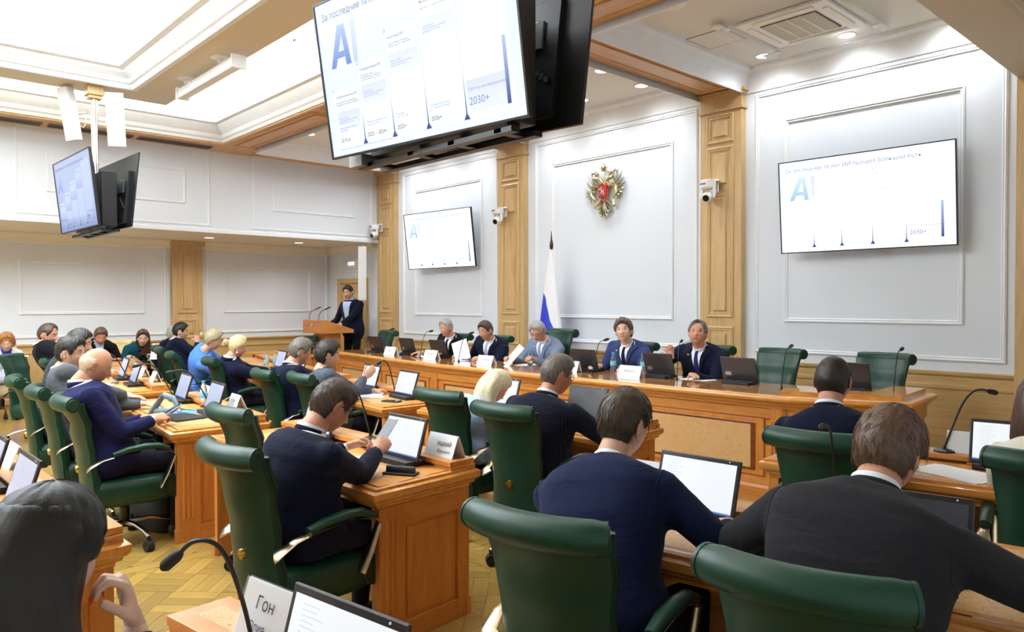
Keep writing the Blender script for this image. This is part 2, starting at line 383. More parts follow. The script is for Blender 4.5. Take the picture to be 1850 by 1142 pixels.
# bottom edge moulding of the upper wall and crown under the gallery
m = MB(); sweep(m, [(XU, YB), (XU, YF-.02)], [(0, 2.7), (.03, 2.7), (.03, 2.74), (.012, 2.76), (0, 2.77)]); struct(m, 'trim_1', 'white_paint', fixn=True)
m = MB(); sweep(m, [(XL, YB), (XL, YF), (XU-.16, YF)], [(0, 2.56), (.02, 2.57), (.03, 2.61), (.1, 2.66), (.12, 2.7), (0, 2.7)]); struct(m, 'trim_2', 'cream_paint', fixn=True)
# wainscot
def wains(name, path):
    m = MB(); sweep(m, path, [(0, .0), (.045, 0), (.045, .13), (.03, .15), (.028, .8), (.042, .815), (.042, .84), (.028, .855), (.028, .92), (.055, .94), (.06, .965), (0, .97)])
    return struct(m, name, 'oak_x', fixn=True, smooth=30)
w1 = wains('trim_3', [(-12.1, YF), (XR, YF)]); w2 = wains('trim_4', [(XL, YB), (XL, YF), (-13.2, YF)])
# pilasters
def pilaster(name, u0, u1, ztop, plane, off, cap=True, axis='oak'):
    d = .09; w = u1-u0
    def put(mb): return planar(mb, plane, off)
    m = MB(); m.add([(u0, 0, 0), (u1, 0, 0), (u1, ztop, 0), (u0, ztop, 0), (u0, 0, d), (u1, 0, d), (u1, ztop, d), (u0, ztop, d)],
                    [(0, 1, 2, 3), (4, 5, 6, 7), (0, 1, 5, 4), (1, 2, 6, 5), (2, 3, 7, 6), (3, 0, 4, 7)])
    o = struct(put(m), name, axis, fixn=True, smooth=0)
    a, b = u0+.09, u1-.09
    if cap:
        fr = [(ztop-.57, ztop-.25), (1.43, ztop-.61), (.99, 1.33)]
        inn = [(ztop-.50, ztop-.32), (2.93, ztop-.68), (1.5, 2.78), (1.07, 1.25)]
    else:
        fr = [(1.43, ztop-.12), (.99, 1.33)]; inn = [(1.5, ztop-.22), (1.07, 1.25)]
    for (z0, z1) in fr: frame(a, b, z0, z1, .05, .02, plane, off+(0 if plane == 'D' else (-d if plane == 'F' else d))).obj('pilaster_moulding', axis, o, smooth=25, fixn=True)
    for (z0, z1) in inn:
        m = MB(); g = .022; aa, bb = a+.085, b-.085
        m.add([(aa, z0, d), (bb, z0, d), (bb, z1, d), (aa, z1, d), (aa+.012, z0+.012, d+g), (bb-.012, z0+.012, d+g), (bb-.012, z1-.012, d+g), (aa+.012, z1-.012, d+g)],
              [(0, 1, 2, 3), (4, 5, 6, 7), (0, 1, 5, 4), (1, 2, 6, 5), (2, 3, 7, 6), (3, 0, 4, 7)])
        put(m).obj('raised_panel', axis, o, smooth=0, fixn=True)
    if cap:
        for (z0, z1, e) in [(ztop-.215, ztop-.19, .02), (ztop-.055, ztop-.03, .03), (ztop-.03, ztop, .05)]:
            m = MB(); m.add([(u0-e, z0, 0), (u1+e, z0, 0), (u1+e, z1, 0), (u0-e, z1, 0), (u0-e, z0, d+e), (u1+e, z0, d+e), (u1+e, z1, d+e), (u0-e, z1, d+e)],
                            [(0, 1, 2, 3), (4, 5, 6, 7), (0, 1, 5, 4), (1, 2, 6, 5), (2, 3, 7, 6), (3, 0, 4, 7)])
            put(m).obj('capital_moulding', axis, o, smooth=0, fixn=True)
    return o
PX = [(-11.64, -11.08), (-8.32, -7.76), (-4.81, -4.29), (-1.72, -1.2)]
for i, (a, b) in enumerate(PX): pilaster('trim_%d' % (10+i), a, b, 3.96, 'F', YF)
pilaster('trim_14', 4.43, 4.95, 2.68, 'L', XL, cap=False)
m = MB().box2((XL, 4.4, 2.62), (XL+.12, 4.98, 2.7)); struct(m, 'trim_15', 'oak', smooth=0)
# ---------------------------------------------------------------- ceiling over the rostrum: bays, beams
ZC = 4.15
for i, (a, b) in enumerate([(-11.08, -8.32), (-7.76, -4.81), (-4.29, -1.72)]):
    o = struct(MB().box2((a-.02, 4.84, ZC), (b+.02, YF, ZC+.06)), 'ceiling_bay_%d' % (i+1), 'ceiling_paint', smooth=0)
    m = MB(); sweep(m, [(a, 4.86), (a, YF), (b, YF), (b, 4.86)], [(0, 3.90), (.015, 3.90), (.02, 3.93), (.03, 3.95), (.035, 4.0), (.07, 4.06), (.075, 4.085), (.13, 4.11), (.135, 4.15), (0, 4.15)], closed=True)
    m.obj('crown_moulding', 'white_paint', o, fixn=True, smooth=30)
def beam(name, x0, x1, y0, y1, z0, z1, mat, pans):
    o = struct(MB().box2((x0, y0, z0), (x1, y1, z1)), name, mat, smooth=0)
    for (a, b, c, d) in pans:
        frame(a, b, c, d, .04, .02, 'D', z0).obj('beam_moulding', mat, o, smooth=25, fixn=True)
        m = MB().box2((a+.075, c+.075, z0-.016), (b-.075, d-.075, z0)); m.obj('beam_panel', mat, o, smooth=0)
    return o
for i, (a, b) in enumerate(PX):
    beam('trim_%d' % (20+i), a, b, 4.86, YF-.02, 3.97, 4.25, 'beam_y', [(a+.09, b-.09, 5.0, 7.3)])
bx = [(-10.98, -8.42), (-7.66, -4.91), (-4.19, -1.82)]
bxo = beam('trim_24', XU, -1.2, 4.38, 4.86, 3.97, 4.3, 'beam_x', [(a, b, 4.45, 4.79) for a, b in bx])
for (a, b) in PX[1:3]:
    frame(a+.06, b-.06, 4.46, 4.78, .03, .018, 'D', 3.97).obj('beam_moulding', 'beam_x', bxo, smooth=25, fixn=True)
    MB().lathe([(.09, 0), (.09, .012), (.075, .018), (.0, .018)], 24, ((a+b)/2, 4.62, 3.945)).obj('ceiling_sensor_plate', 'white_plastic', bxo)
bl = beam('trim_25', XU, -11.08, YB, 4.38, 3.97, 4.3, 'beam_y', [])
for k in range(9):
    y0 = 4.3-k*1.1
    mm = MB(); mm.box2((-11.47, y0-1.02, 3.956), (-11.27, y0, 3.97)); mm.obj('air_grille', 'metal_grey', bl, smooth=0)
    mm = MB()
    for q in range(4): mm.box2((-11.46+q*.05, y0-1.02, 3.95), (-11.435+q*.05, y0, 3.956))
    tag(mm.obj('grille_bars', 'dark_grey', bl, smooth=0), kind='stuff')
# ---------------------------------------------------------------- central cove, and coffer with its added glow slab
cx0, cx1, cy0, cy1 = -11.08, -2.0, -4.6, 4.38
struct(MB().box2((cx0, cy0, 4.5), (cx1, cy1, 4.56)), 'ceiling_cove', 'coffer_white', smooth=0)
m = MB(); sweep(m, [(cx0, cy0), (cx0, cy1), (cx1, cy1), (cx1, cy0)], [(0, 3.99), (.02, 3.99), (.03, 4.03), (.05, 4.05), (.06, 4.1), (.14, 4.19), (.15, 4.22), (.2, 4.23), (.22, 4.3), (.2, 4.32), (.02, 4.33), (0, 4.5)], closed=True)
struct(m, 'trim_30', 'white_paint', fixn=True, smooth=30)
rx0, rx1, ry0, ry1 = -10.25, -3.05, -3.6, 3.3; rw = .56
ring = MB()
sweep(ring, [(rx0, ry0), (rx0, ry1), (rx1, ry1), (rx1, ry0)], [(0, 4.2), (rw, 4.2), (rw, 4.3), (0, 4.3), (0, 4.2)], closed=True)
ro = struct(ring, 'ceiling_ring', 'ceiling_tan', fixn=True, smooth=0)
m = MB(); sweep(m, [(rx0+rw, ry0+rw), (rx0+rw, ry1-rw), (rx1-rw, ry1-rw), (rx1-rw, ry0+rw)], [(-.05, 4.2), (-.05, 4.175), (.0, 4.175), (.02, 4.2), (.02, 4.225), (.05, 4.235), (.06, 4.28), (.13, 4.33), (.14, 4.36), (.2, 4.375), (.2, 4.42), (0, 4.42)], closed=True)
m.obj('coffer_moulding', 'white_paint', ro, fixn=True, smooth=30)
struct(MB().box2((rx0+rw+.1, ry0+rw+.1, 4.40), (rx1-rw-.1, ry1-rw-.1, 4.44)), 'ceiling_glow_slab', 'coffer_glow', smooth=0)  # added glowing slab in place of light bounced from hidden cove strips
m = MB(); sweep(m, [(rx0, ry0), (rx0, ry1), (rx1, ry1), (rx1, ry0)], [(.02, 4.301), (.10, 4.301), (.10, 4.32), (.02, 4.32), (.02, 4.301)], closed=True); struct(m, 'ceiling_cove_strip', 'cove_strip', fixn=True, smooth=0)
m = MB(); sweep(m, [(cx0, cy0), (cx0, cy1), (cx1, cy1), (cx1, cy0)], [(.08, 4.331), (.16, 4.331), (.16, 4.345), (.08, 4.345), (.08, 4.331)], closed=True); struct(m, 'ceiling_cove_strip_outer', 'cove_strip', fixn=True, smooth=0)
# right-hand low soffit and the ceiling beyond
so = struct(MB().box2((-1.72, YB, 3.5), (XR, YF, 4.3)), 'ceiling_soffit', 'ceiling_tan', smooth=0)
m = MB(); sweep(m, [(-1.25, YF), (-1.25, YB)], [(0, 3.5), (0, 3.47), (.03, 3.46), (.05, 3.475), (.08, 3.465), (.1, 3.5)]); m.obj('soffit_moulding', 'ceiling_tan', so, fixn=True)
struct(MB().box2((XU, YB, 4.5), (XR, cy0, 4.56)), 'ceiling_back', 'coffer_white', smooth=0)
struct(MB().box2((cx1, cy0, 4.3), (-1.7, 4.4, 4.5)), 'ceiling_edge', 'coffer_white', smooth=0)
# ---------------------------------------------------------------- floor, parquet, podium
fl = struct(MB().box2((XL, YB, -.1), (XR, YF, -.004)), 'floor', 'plank_field', smooth=0)
pod = struct(MB().prism([(-13.5, 6.1), (-10.2, 6.25), (-7.3, 5.9), (-2.9, 5.9), (-2.3, 6.2), (-1.9, 7.46), (-13.5, 7.46)], 0, .14), 'floor_podium', 'plank_field', smooth=0)
def clip(poly, x0, x1, y0, y1):
    for ax, val, sgn in ((0, x0, 1), (0, x1, -1), (1, y0, 1), (1, y1, -1)):
        out = []
        for i in range(len(poly)):
            a, b = poly[i-1], poly[i]; da, db = sgn*(a[ax]-val), sgn*(b[ax]-val)
            if (da >= 0) != (db >= 0):
                t = da/(da-db); out.append((a[0]+(b[0]-a[0])*t, a[1]+(b[1]-a[1])*t))
            if db >= 0: out.append(b)
        poly = out
        if not poly: return None
    ar = abs(sum(poly[i-1][0]*poly[i][1]-poly[i][0]*poly[i-1][1] for i in range(len(poly))))/2
    return poly if ar > .0012 else None
def parquet():
    S = 1.04; bw = .105; g = .0012; P = []
    cc = .27; q = math.sqrt(.5)
    for ix in range(-8, 0):
        for iy in range(-1, 7):
            x0, y0 = ix*S+.35, iy*S-.22
            P.append(([(x0+g, y0+g), (x0+bw-g, y0+g), (x0+bw-g, y0+S-g), (x0+g, y0+S-g)], 1))
            P.append(([(x0+bw+g, y0+g), (x0+S-g, y0+g), (x0+S-g, y0+bw-g), (x0+bw+g, y0+bw-g)], 0))
            ax, bx_, ay, by = x0+bw+g, x0+S-g, y0+bw+g, y0+S-g; cx, cy = (ax+bx_)/2, (ay+by)/2
            for i in range(-3, 4):
                for j in range(-3, 4):
                    for k in range(3):
                        if (i+j) % 2: r = (i*cc+g, (i+1)*cc-g, j*cc+k*cc/3+g, j*cc+(k+1)*cc/3-g)
                        else: r = (i*cc+k*cc/3+g, i*cc+(k+1)*cc/3-g, j*cc+g, (j+1)*cc-g)
                        pl = [(r[0], r[2]), (r[1], r[2]), (r[1], r[3]), (r[0], r[3])]
                        pl = [(cx+(u-v)*q, cy+(u+v)*q) for u, v in pl]
                        pl = clip(pl, ax, bx_, ay, by)
                        if pl: P.append((pl, 2+(i+j) % 2))
    fy = R(47.239)
    def score(p):
        x = sum(a[0] for a in p)/len(p); y = sum(a[1] for a in p)/len(p)
        f = -math.sin(fy)*x+math.cos(fy)*y; r = math.cos(fy)*x+math.sin(fy)*y
        if f < .9 or abs(r)/f > .72: return 99
        py = 547+1338*1.6/f; px = 925+1338*r/f
        if py > 1180: return 99
        vis = (190 < px < 470 and py > 860) or (0 <= px < 320 and 760 < py < 1000) or (840 < px < 890 and py > 900)
        return f*(.3 if vis else 1.6)
    P.sort(key=lambda t: score(t[0])); rest = MB()
    ang = {0: 0, 1: PI/2, 2: -PI/4, 3: PI/4}
    for i, (pl, d) in enumerate(P):
        if i < 300:
            cx = sum(a[0] for a in pl)/len(pl); cy = sum(a[1] for a in pl)/len(pl); a = ang[d] if d < 2 else (PI/4 if d == 3 else -PI/4)
            ca, sa = math.cos(-a), math.sin(-a)
            lp = [((x-cx)*ca-(y-cy)*sa, (x-cx)*sa+(y-cy)*ca) for x, y in pl]
            MB().prism(lp, -.006, 0).obj('plank', 'plank', fl, smooth=0, loc=(cx, cy, 0), rot=(0, 0, a))
        elif i < 2600: rest.prism(pl, -.006, 0)
    tag(rest.obj('parquet_field', 'plank_field', fl, smooth=0), kind='stuff')
parquet()
# ---------------------------------------------------------------- door behind the lectern
def door():
    m = MB(); sweep(m, [(-13.17, 0), (-13.17, 2.08), (-12.1, 2.08), (-12.1, 0)], [(0, 0), (0, .05), (.09, .06), (.11, .03), (.11, 0)])
    o = struct(planar(m, 'F', YF), 'door_1', 'oak', fixn=True)
    MB().box2((-13.06, YF-.03, .0), (-12.21, YF, 1.97)).obj('door_leaf', 'oak', o, smooth=0)
    for (z0, z1) in [(1.15, 1.85), (.2, 1.0)]: frame(-12.95, -12.32, z0, z1, .05, .018, 'F', YF-.03).obj('door_moulding', 'oak', o, fixn=True)
    MB().tube([(-12.27, YF-.03, 1.0), (-12.27, YF-.08, 1.0), (-12.38, YF-.08, 1.0)], .01, 8).obj('door_handle', 'brass', o)
door()
# ---------------------------------------------------------------- downlights
DL = [((-5.33, 6.28), 'round recessed downlight in the ceiling bay nearest the hanging screens'), ((-5.38, 7.05), 'round recessed downlight above the emblem wall, right of the pair'),
      ((-6.26, 7.0), 'round recessed downlight above the emblem wall, left of the pair'), ((-3.88, 7.14), 'round recessed downlight beside the beam, left of the row under the air unit'),
      ((-3.05, 7.18), 'round recessed downlight in front of the ceiling air unit'), ((-2.2, 7.22), 'round recessed downlight nearest the low tan soffit'),
      ((-10.28, 5.37), 'round recessed downlight in the left ceiling bay'), ((-7.2, 7.0), None), ((-9.7, 7.0), None), ((-8.8, 7.0), None), ((-10.5, 7.0), None), ((-10.2, 6.2), None)]  # unlabelled spots are added without fixtures to brighten the walls
for (x, y), lab in DL:
    if lab:
        t = thing('downlight', lab, 'ceiling light', (x, y, ZC), 0, 'recessed downlights over the rostrum')
        MB().lathe([(.07, 0), (.085, 0), (.09, -.008), (.075, -.01), (.07, -.004)], 24).obj('trim_ring', 'white_plastic', t, fixn=True)
        MB().lathe([(.001, -.002), (.07, -.002), (.07, -.006), (.001, -.006)], 24).obj('lamp_disc', 'downlight_glow', t, fixn=True)
    ld = bpy.data.lights.new('downlight_or_fill', 'SPOT'); ld.energy = DOWN; ld.spot_size = R(165); ld.spot_blend = 1.0; ld.shadow_soft_size = .06; ld.color = (.89, .96, 1)
    lo = bpy.data.objects.new('downlight_or_fill', ld); COL.objects.link(lo)
    lo.location = (x, y, ZC-.03)
    if lab: lo.parent = t; lo.location = (0, 0, -.03)

for k, y in enumerate([-2.5, -.7, 1.1, 2.9, 4.69, 6.3]):
    t = thing('downlight', 'recessed downlight under the left gallery, number %s from the front wall' % ['six', 'five', 'four', 'three', 'two', 'one'][k], 'ceiling light', (-12.5, y, 2.702), 0, 'recessed downlights under the gallery')
    MB().lathe([(.07, 0), (.085, 0), (.09, -.008), (.075, -.01), (.07, -.004)], 24).obj('trim_ring', 'white_plastic', t, fixn=True)
    MB().lathe([(.001, -.002), (.07, -.002), (.07, -.006), (.001, -.006)], 24).obj('lamp_disc', 'downlight_glow', t, fixn=True)
    ld = bpy.data.lights.new('downlight_or_fill', 'SPOT'); ld.energy = 66; ld.spot_size = R(150); ld.spot_blend = .9; ld.shadow_soft_size = .07; ld.color = (.98, .98, .94)
    lo = bpy.data.objects.new('downlight_or_fill', ld); COL.objects.link(lo); lo.parent = t; lo.location = (0, 0, -.03)
# ================================================================== FURNITURE
def lerp(t, ks):
    for (a, va), (b, vb) in zip(ks, ks[1:]):
        if t <= b: 
            u = 0 if b == a else max(0, (t-a)/(b-a)); u = u*u*(3-2*u); return va+(vb-va)*u
    return ks[-1][1]
def make_chair(main, pipe, label, metal='bronze_chrome'):
    t = thing('conference_chair', label, 'chair')
    zs = [.27+.68*i/16 for i in range(17)]
    yc = lambda z: lerp(z, [(.27, -.19), (.42, -.215), (.6, -.235), (.78, -.27), (.95, -.325)])
    hw = lambda z: lerp(z, [(.27, .185), (.34, .20), (.52, .182), (.7, .185), (.85, .203), (.95, .212)])
    bar = lambda z: lerp(z, [(.27, .02), (.5, .03), (.95, .05)])
    n = 16
    def surf(off, pleat):
        g = []
        for z in zs:
            r = []
            for k in range(n+1):
                u = -1+2*k/n; x = u*hw(z); y = yc(z)+bar(z)*u*u+off*(1-.55*abs(u)**6)
                if pleat and .5 < z < .76: y -= .012*(abs(math.cos(u*2.5*PI))**.35 < .55)
                if pleat and abs(z-.78) < .025: y -= .012
                r.append((x, y, z))
            g.append(r)
        return g
    m = MB(); a = surf(.055, True); b = surf(-.035, False)
    m.grid(a); m.grid([r[::-1] for r in b])
    m.grid([[p[0] for p in b], [p[0] for p in a]]); m.grid([[p[-1] for p in a], [p[-1] for p in b]])
    m.grid([a[-1], b[-1]]); m.grid([b[0], a[0]])
    bk = m.obj('backrest', main, t, fixn=True, smooth=50)
    # head roll: curved cylinder curling backwards
    pts = []; N = 14
    for k in range(N+1):
        u = -1+2*k/N; pts.append((u*.215, -.362+.05*u*u, .948))
    MB().tube(pts, [.044]+[.049]*(N-1)+[.044], 16).obj('head_roll', main, bk, fixn=True, smooth=60)
    for s in (-1, 1):
        mm = MB(); c = Vector((s*.216, -.312, .948)); d = Vector((s*.9, .42*1, 0)).normalized()
        d = Vector((1*s, .48*s*s, 0)).normalized()
        mm.tube([c-d*.004, c+d*.006], [.046, .046], 18); mm.tube([c+d*.006, c+d*.010], [.036, .032], 18)
        mm.obj('roll_cap', main, bk, smooth=30)
        e = [(s*hw(z), yc(z)+bar(z)+.012, z) for z in zs[1:]]
        MB().tube(e, .006, 6).obj('piping', pipe, bk)
    # back emblem disc
    mm = MB(); zc = .52; mm.tube([(0, yc(zc)-.033, zc), (0, yc(zc)-.046, zc-.002)], [.024, .022], 18); mm.tube([(0, yc(zc)-.046, zc-.002), (0, yc(zc)-.048, zc-.002)], [.006, .006], 8)
    mm.obj('back_button', 'brass', bk, smooth=30)
    # seat
    m = MB(); S = []
    for (z, ix) in [(.28, .05), (.295, .02), (.34, 0), (.40, 0), (.435, .012), (.452, .05), (.457, .1)]:
        ring = []
        for k in range(28):
            a = 2*PI*k/28; ca, sa = math.cos(a), math.sin(a)
            px = (.215-ix)*math.copysign(abs(ca)**.35, ca); py = .03+(.255-ix)*math.copysign(abs(sa)**.35, sa); ring.append((px, py, z))
        S.append(ring)
    m.grid(S, close=True); m.add(S[0], [tuple(range(27, -1, -1))]); m.add(S[-1], [tuple(range(28))])
    st = m.obj('seat', main, t, fixn=True, smooth=50)
    m = MB().tube([(-.213, .27, .375), (.213, .27, .375)], [.076, .076], 18); m.obj('seat_roll', main, st, smooth=50)
    for s in (-1, 1): MB().tube([(s*.213, .27, .375), (s*.22, .27, .375)], [.067, .065], 18).obj('roll_cap', pipe, st, smooth=30)
    # arms
    for s in (-1, 1):
        x = s*.245
        ar = MB(); up = []
        path = [(x, -.10, .625), (x, -.02, .648), (x+s*.004, .08, .66), (x+s*.004, .16, .655), (x+s*.002, .22, .63)]
        ar.tube(path, [(.024, .018), (.028, .02), (.030, .021), (.028, .02), (.022, .016)], 12, up=(0, 0, 1)); arm = ar.obj('arm_pad', main, t, fixn=True, smooth=60)
        br = MB()
        for pth, w0, w1 in (([(x-s*.03, -.235, .545), (x-s*.01, -.22, .565), (x, -.16, .60), (x, -.08, .615), (x, .05, .628)], .034, .012), ([(x, .14, .632), (x, .235, .612), (x-s*.004, .255, .585), (x-s*.008, .21, .47), (x-s*.012, .165, .385)], .012, .026)):
            nn = len(pth); br.tube(pth, [(.006, w0+(w1-w0)*i/(nn-1)) for i in range(nn)], 8, up=(s, 0, 0))
        br.obj('arm_bracket', metal, arm, fixn=True, smooth=40)
    # base
    MB().lathe([(.03, .11), (.03, .24), (.022, .24), (.022, .31), (.09, .31), (.1, .325), (.0, .325)], 16).obj('gas_column', 'black_plastic', t, fixn=True)
    for k in range(5):
        a = 2*PI*k/5+.3; c, s2 = math.cos(a), math.sin(a)
        lg = MB().tube([(c*.02, s2*.02, .14), (c*.14, s2*.14, .145), (c*.25, s2*.25, .12), (c*.30, s2*.30, .095)], [(.02, .018), (.018, .014), (.015, .011), (.013, .01)], 10).obj('base_leg', 'chrome', t)
        ca = MB(); ca.tube([(c*.295-s2*.022, s2*.295+c*.022, .034), (c*.295+s2*.022, s2*.295-c*.022, .034)], [.034, .034], 14); ca.box((c*.295, s2*.295, .072), (.02, .02, .045))
        ca.obj('caster', 'rubber', lg, smooth=30)
    return t
CH = {}
def chair(loc, rz, label, kind='green', group='green leather chairs at the tables', z=0, scale=None):
    key = kind
    if key not in CH:
        CH[key] = make_chair('green_leather', 'green_piping', label) if kind == 'green' else make_chair('beige_leather', 'beige_piping', label)
        o = CH[key]; o.location = (*loc, z); o.rotation_euler = (0, 0, rz); o['group'] = group
        if scale: o.scale = scale
        return o
    return dup(CH[key], (*loc, z), rz, label, group, scale)
# ---------------------------------------------------------------- audience desk
def trap(wn, wf, d, ins): 
    return [(-wn/2+ins, ins), (wn/2-ins, ins), (wf/2-ins, d-ins), (-wf/2+ins, d-ins)]
def make_desk(wn, wf, loc, rz, label, d=.68):
    t = thing('conference_desk', label, 'desk', (*loc, 0), rz, 'two seat desks of the audience')
    Z = .76
    m = MB()
    pth = trap(wn, wf, d, 0)      # ccw -> right-hand side is outside
    pr = [(-.05, Z-.012), (-.012, Z-.012), (0, Z-.02), (.0, Z-.045), (-.012, Z-.06), (-.022, Z-.064), (-.026, Z-.078), (-.042, Z-.086), (-.045, Z-.1), (-.1, Z-.1)]
    sweep(m, pth, pr, closed=True); m.obj('edge_moulding', 'roll_wood', t, fixn=True, smooth=50)
    top = MB().prism(trap(wn, wf, d, .02), Z-.03, Z).obj('desk_top', 'desk_leaf', t, smooth=0, bev=.003)
    m = MB(); sweep(m, trap(wn, wf, d, .05), [(0, Z), (0, Z+.0006), (-.012, Z+.0006), (-.012, Z)], closed=True); m.obj('inlay_line', 'inlay', top, fixn=True, smooth=0)
    for s in (-1, 1):   # burl insets in front of each seat
        MB().box2((s*wn*.24-.3, .09, Z), (s*wn*.24+.3, .4, Z+.0007)).obj('burl_inset', 'burl', top, smooth=0)
    # raised rail along the far edge
    r = MB(); y0, y1 = d-.19, d-.02; wy = lambda y: wn/2+(wf-wn)/2*y/d
    r.prism([(-wy(y0)+.03, y0), (wy(y0)-.03, y0), (wy(y1)-.03, y1), (-wy(y1)+.03, y1)], Z+.018, Z+.045)
    for s in (-1, 0, 1):
        xx = s*(wy(y0)-.10); r.box2((xx-.07, y0+.006, Z), (xx+.07, y1-.004, Z+.018))
    rl = r.obj('back_rail', 'desk_x', t, smooth=0, bev=.003)
    MB().box2((-wy(y0)+.09, y0+.05, Z+.045), (wy(y0)-.09, y1-.05, Z+.0456)).obj('burl_inset', 'burl', rl, smooth=0)
    # front board, ends
    yb = d-.075
    MB().box2((-wy(yb)+.07, yb-.03, .04), (wy(yb)-.07, yb, Z-.1)).obj('front_board', 'desk_x', t, smooth=0)
    MB().box2((-wy(yb)+.07, yb-.33, Z-.17), (wy(yb)-.07, yb-.3, Z-.1)).obj('apron', 'desk_x', t, smooth=0)
    for s in (-1, 1):
        A = Vector((s*(wn/2-.05), .05)); B = Vector((s*(wf/2-.05), d-.05)); L = (B-A).length; u = (B-A)/L; nrm = Vector((u.y, -u.x))*s
        def slab(u0, u1, z0, z1, o0, o1, mb):
            a, b = A+u*u0, A+u*u1
            mb.prism([tuple(a+nrm*o0), tuple(b+nrm*o0), tuple(b+nrm*o1), tuple(a+nrm*o1)], z0, z1)
        m = MB(); slab(0, L, 0, Z-.1, -.045, 0, m); e = m.obj('end_panel', 'desk_z', t, smooth=0)
        for nm, q in (('stile', [(0, .15, .0, Z-.1), (L-.08, L, .0, Z-.1)]), ('rail', [(.15, L-.08, 0, .1), (.15, L-.08, Z-.2, Z-.1)])):
            for (u0, u1, z0, z1) in q:
                m = MB(); slab(u0, u1, z0, z1, 0, .012, m); m.obj(nm, 'desk_z' if nm == 'stile' else 'desk_y', e, smooth=0, bev=.002)
        m = MB(); slab(.17, L-.1, .12, Z-.22, 0, .004, m); m.obj('inset_panel', 'desk_z', e, smooth=0, bev=.002)
        for k in range(3):
            m = MB(); a = A+u*(.04+.03*k)+nrm*.012; m.tube([(a.x, a.y, .16), (a.x, a.y, Z-.16)], [.007, .007], 8); m.obj('flute', 'desk_z', e)
        for (u0, u1) in ((-.012, .02), (L-.02, L+.012)):
            m = MB(); slab(u0, u1, 0, .09, -.03, .014, m); m.obj('foot_block', 'desk_z', e, smooth=0)
    return t
W0, W1 = 1.95, 1.84
def desk_near(right=None, left=None, rot=0, w=W0):
    a = R(rot); c, s = math.cos(a), math.sin(a)
    if right: return (right[0]-w/2*c, right[1]-w/2*s), a
    return (left[0]+w/2*c, left[1]+w/2*s), a
DESKS = {}
def D(key, label, **k):
    (loc, a) = desk_near(**k); DESKS[key] = (loc, a); make_desk(W0, W1, loc, a, label)
def on(key, x, y, z=0):
    (lx, ly), a = DESKS[key]; c, s = math.cos(a), math.sin(a)
    return (lx+x*c-y*s, ly+x*s+y*c, z)
D('a1', 'orange oak desk in front of the pinstriped man and blonde woman', right=(-2.93, 3.5), rot=1)
D('b1', 'orange oak desk with panelled end where the man in glasses sits', right=(-2.83, 1.78), rot=1)
D('c1', 'orange oak desk at the left picture edge behind the black-haired woman', right=(-2.79, .11), rot=1)
D('a2', 'orange oak desk of the woman in grey, papers and dark phone on its corner', right=(-5.08, 3.27), rot=-6)
D('b2', 'orange oak desk of the bald man, black folder on its corner', right=(-5.07, 1.64), rot=-5)
D('a3', 'orange oak desk of the two blond women', right=(-7.3, 3.62), rot=-9)
D('b3', 'orange oak desk left of the bald man, end towards the aisle', right=(-7.6, 1.8), rot=-7)
D('a4', 'orange oak desk of the man resting his cheek on his fist', right=(-9.5, 4.0), rot=-13)
D('b4', 'orange oak desk in front of the man in black by the left wall', right=(-10.05, 2.3), rot=-12)
D('a0', 'orange oak desk in front of the close-cropped man and brown-haired woman', left=(-2.02, 3.67), rot=9)
D('b0', 'orange oak desk with the large white laptop screen beside the grey suit', left=(-2.02, 1.95), rot=9)
D('c0', 'orange oak desk in the foreground with the nameplate and open laptop', left=(-1.97, .13), rot=9)
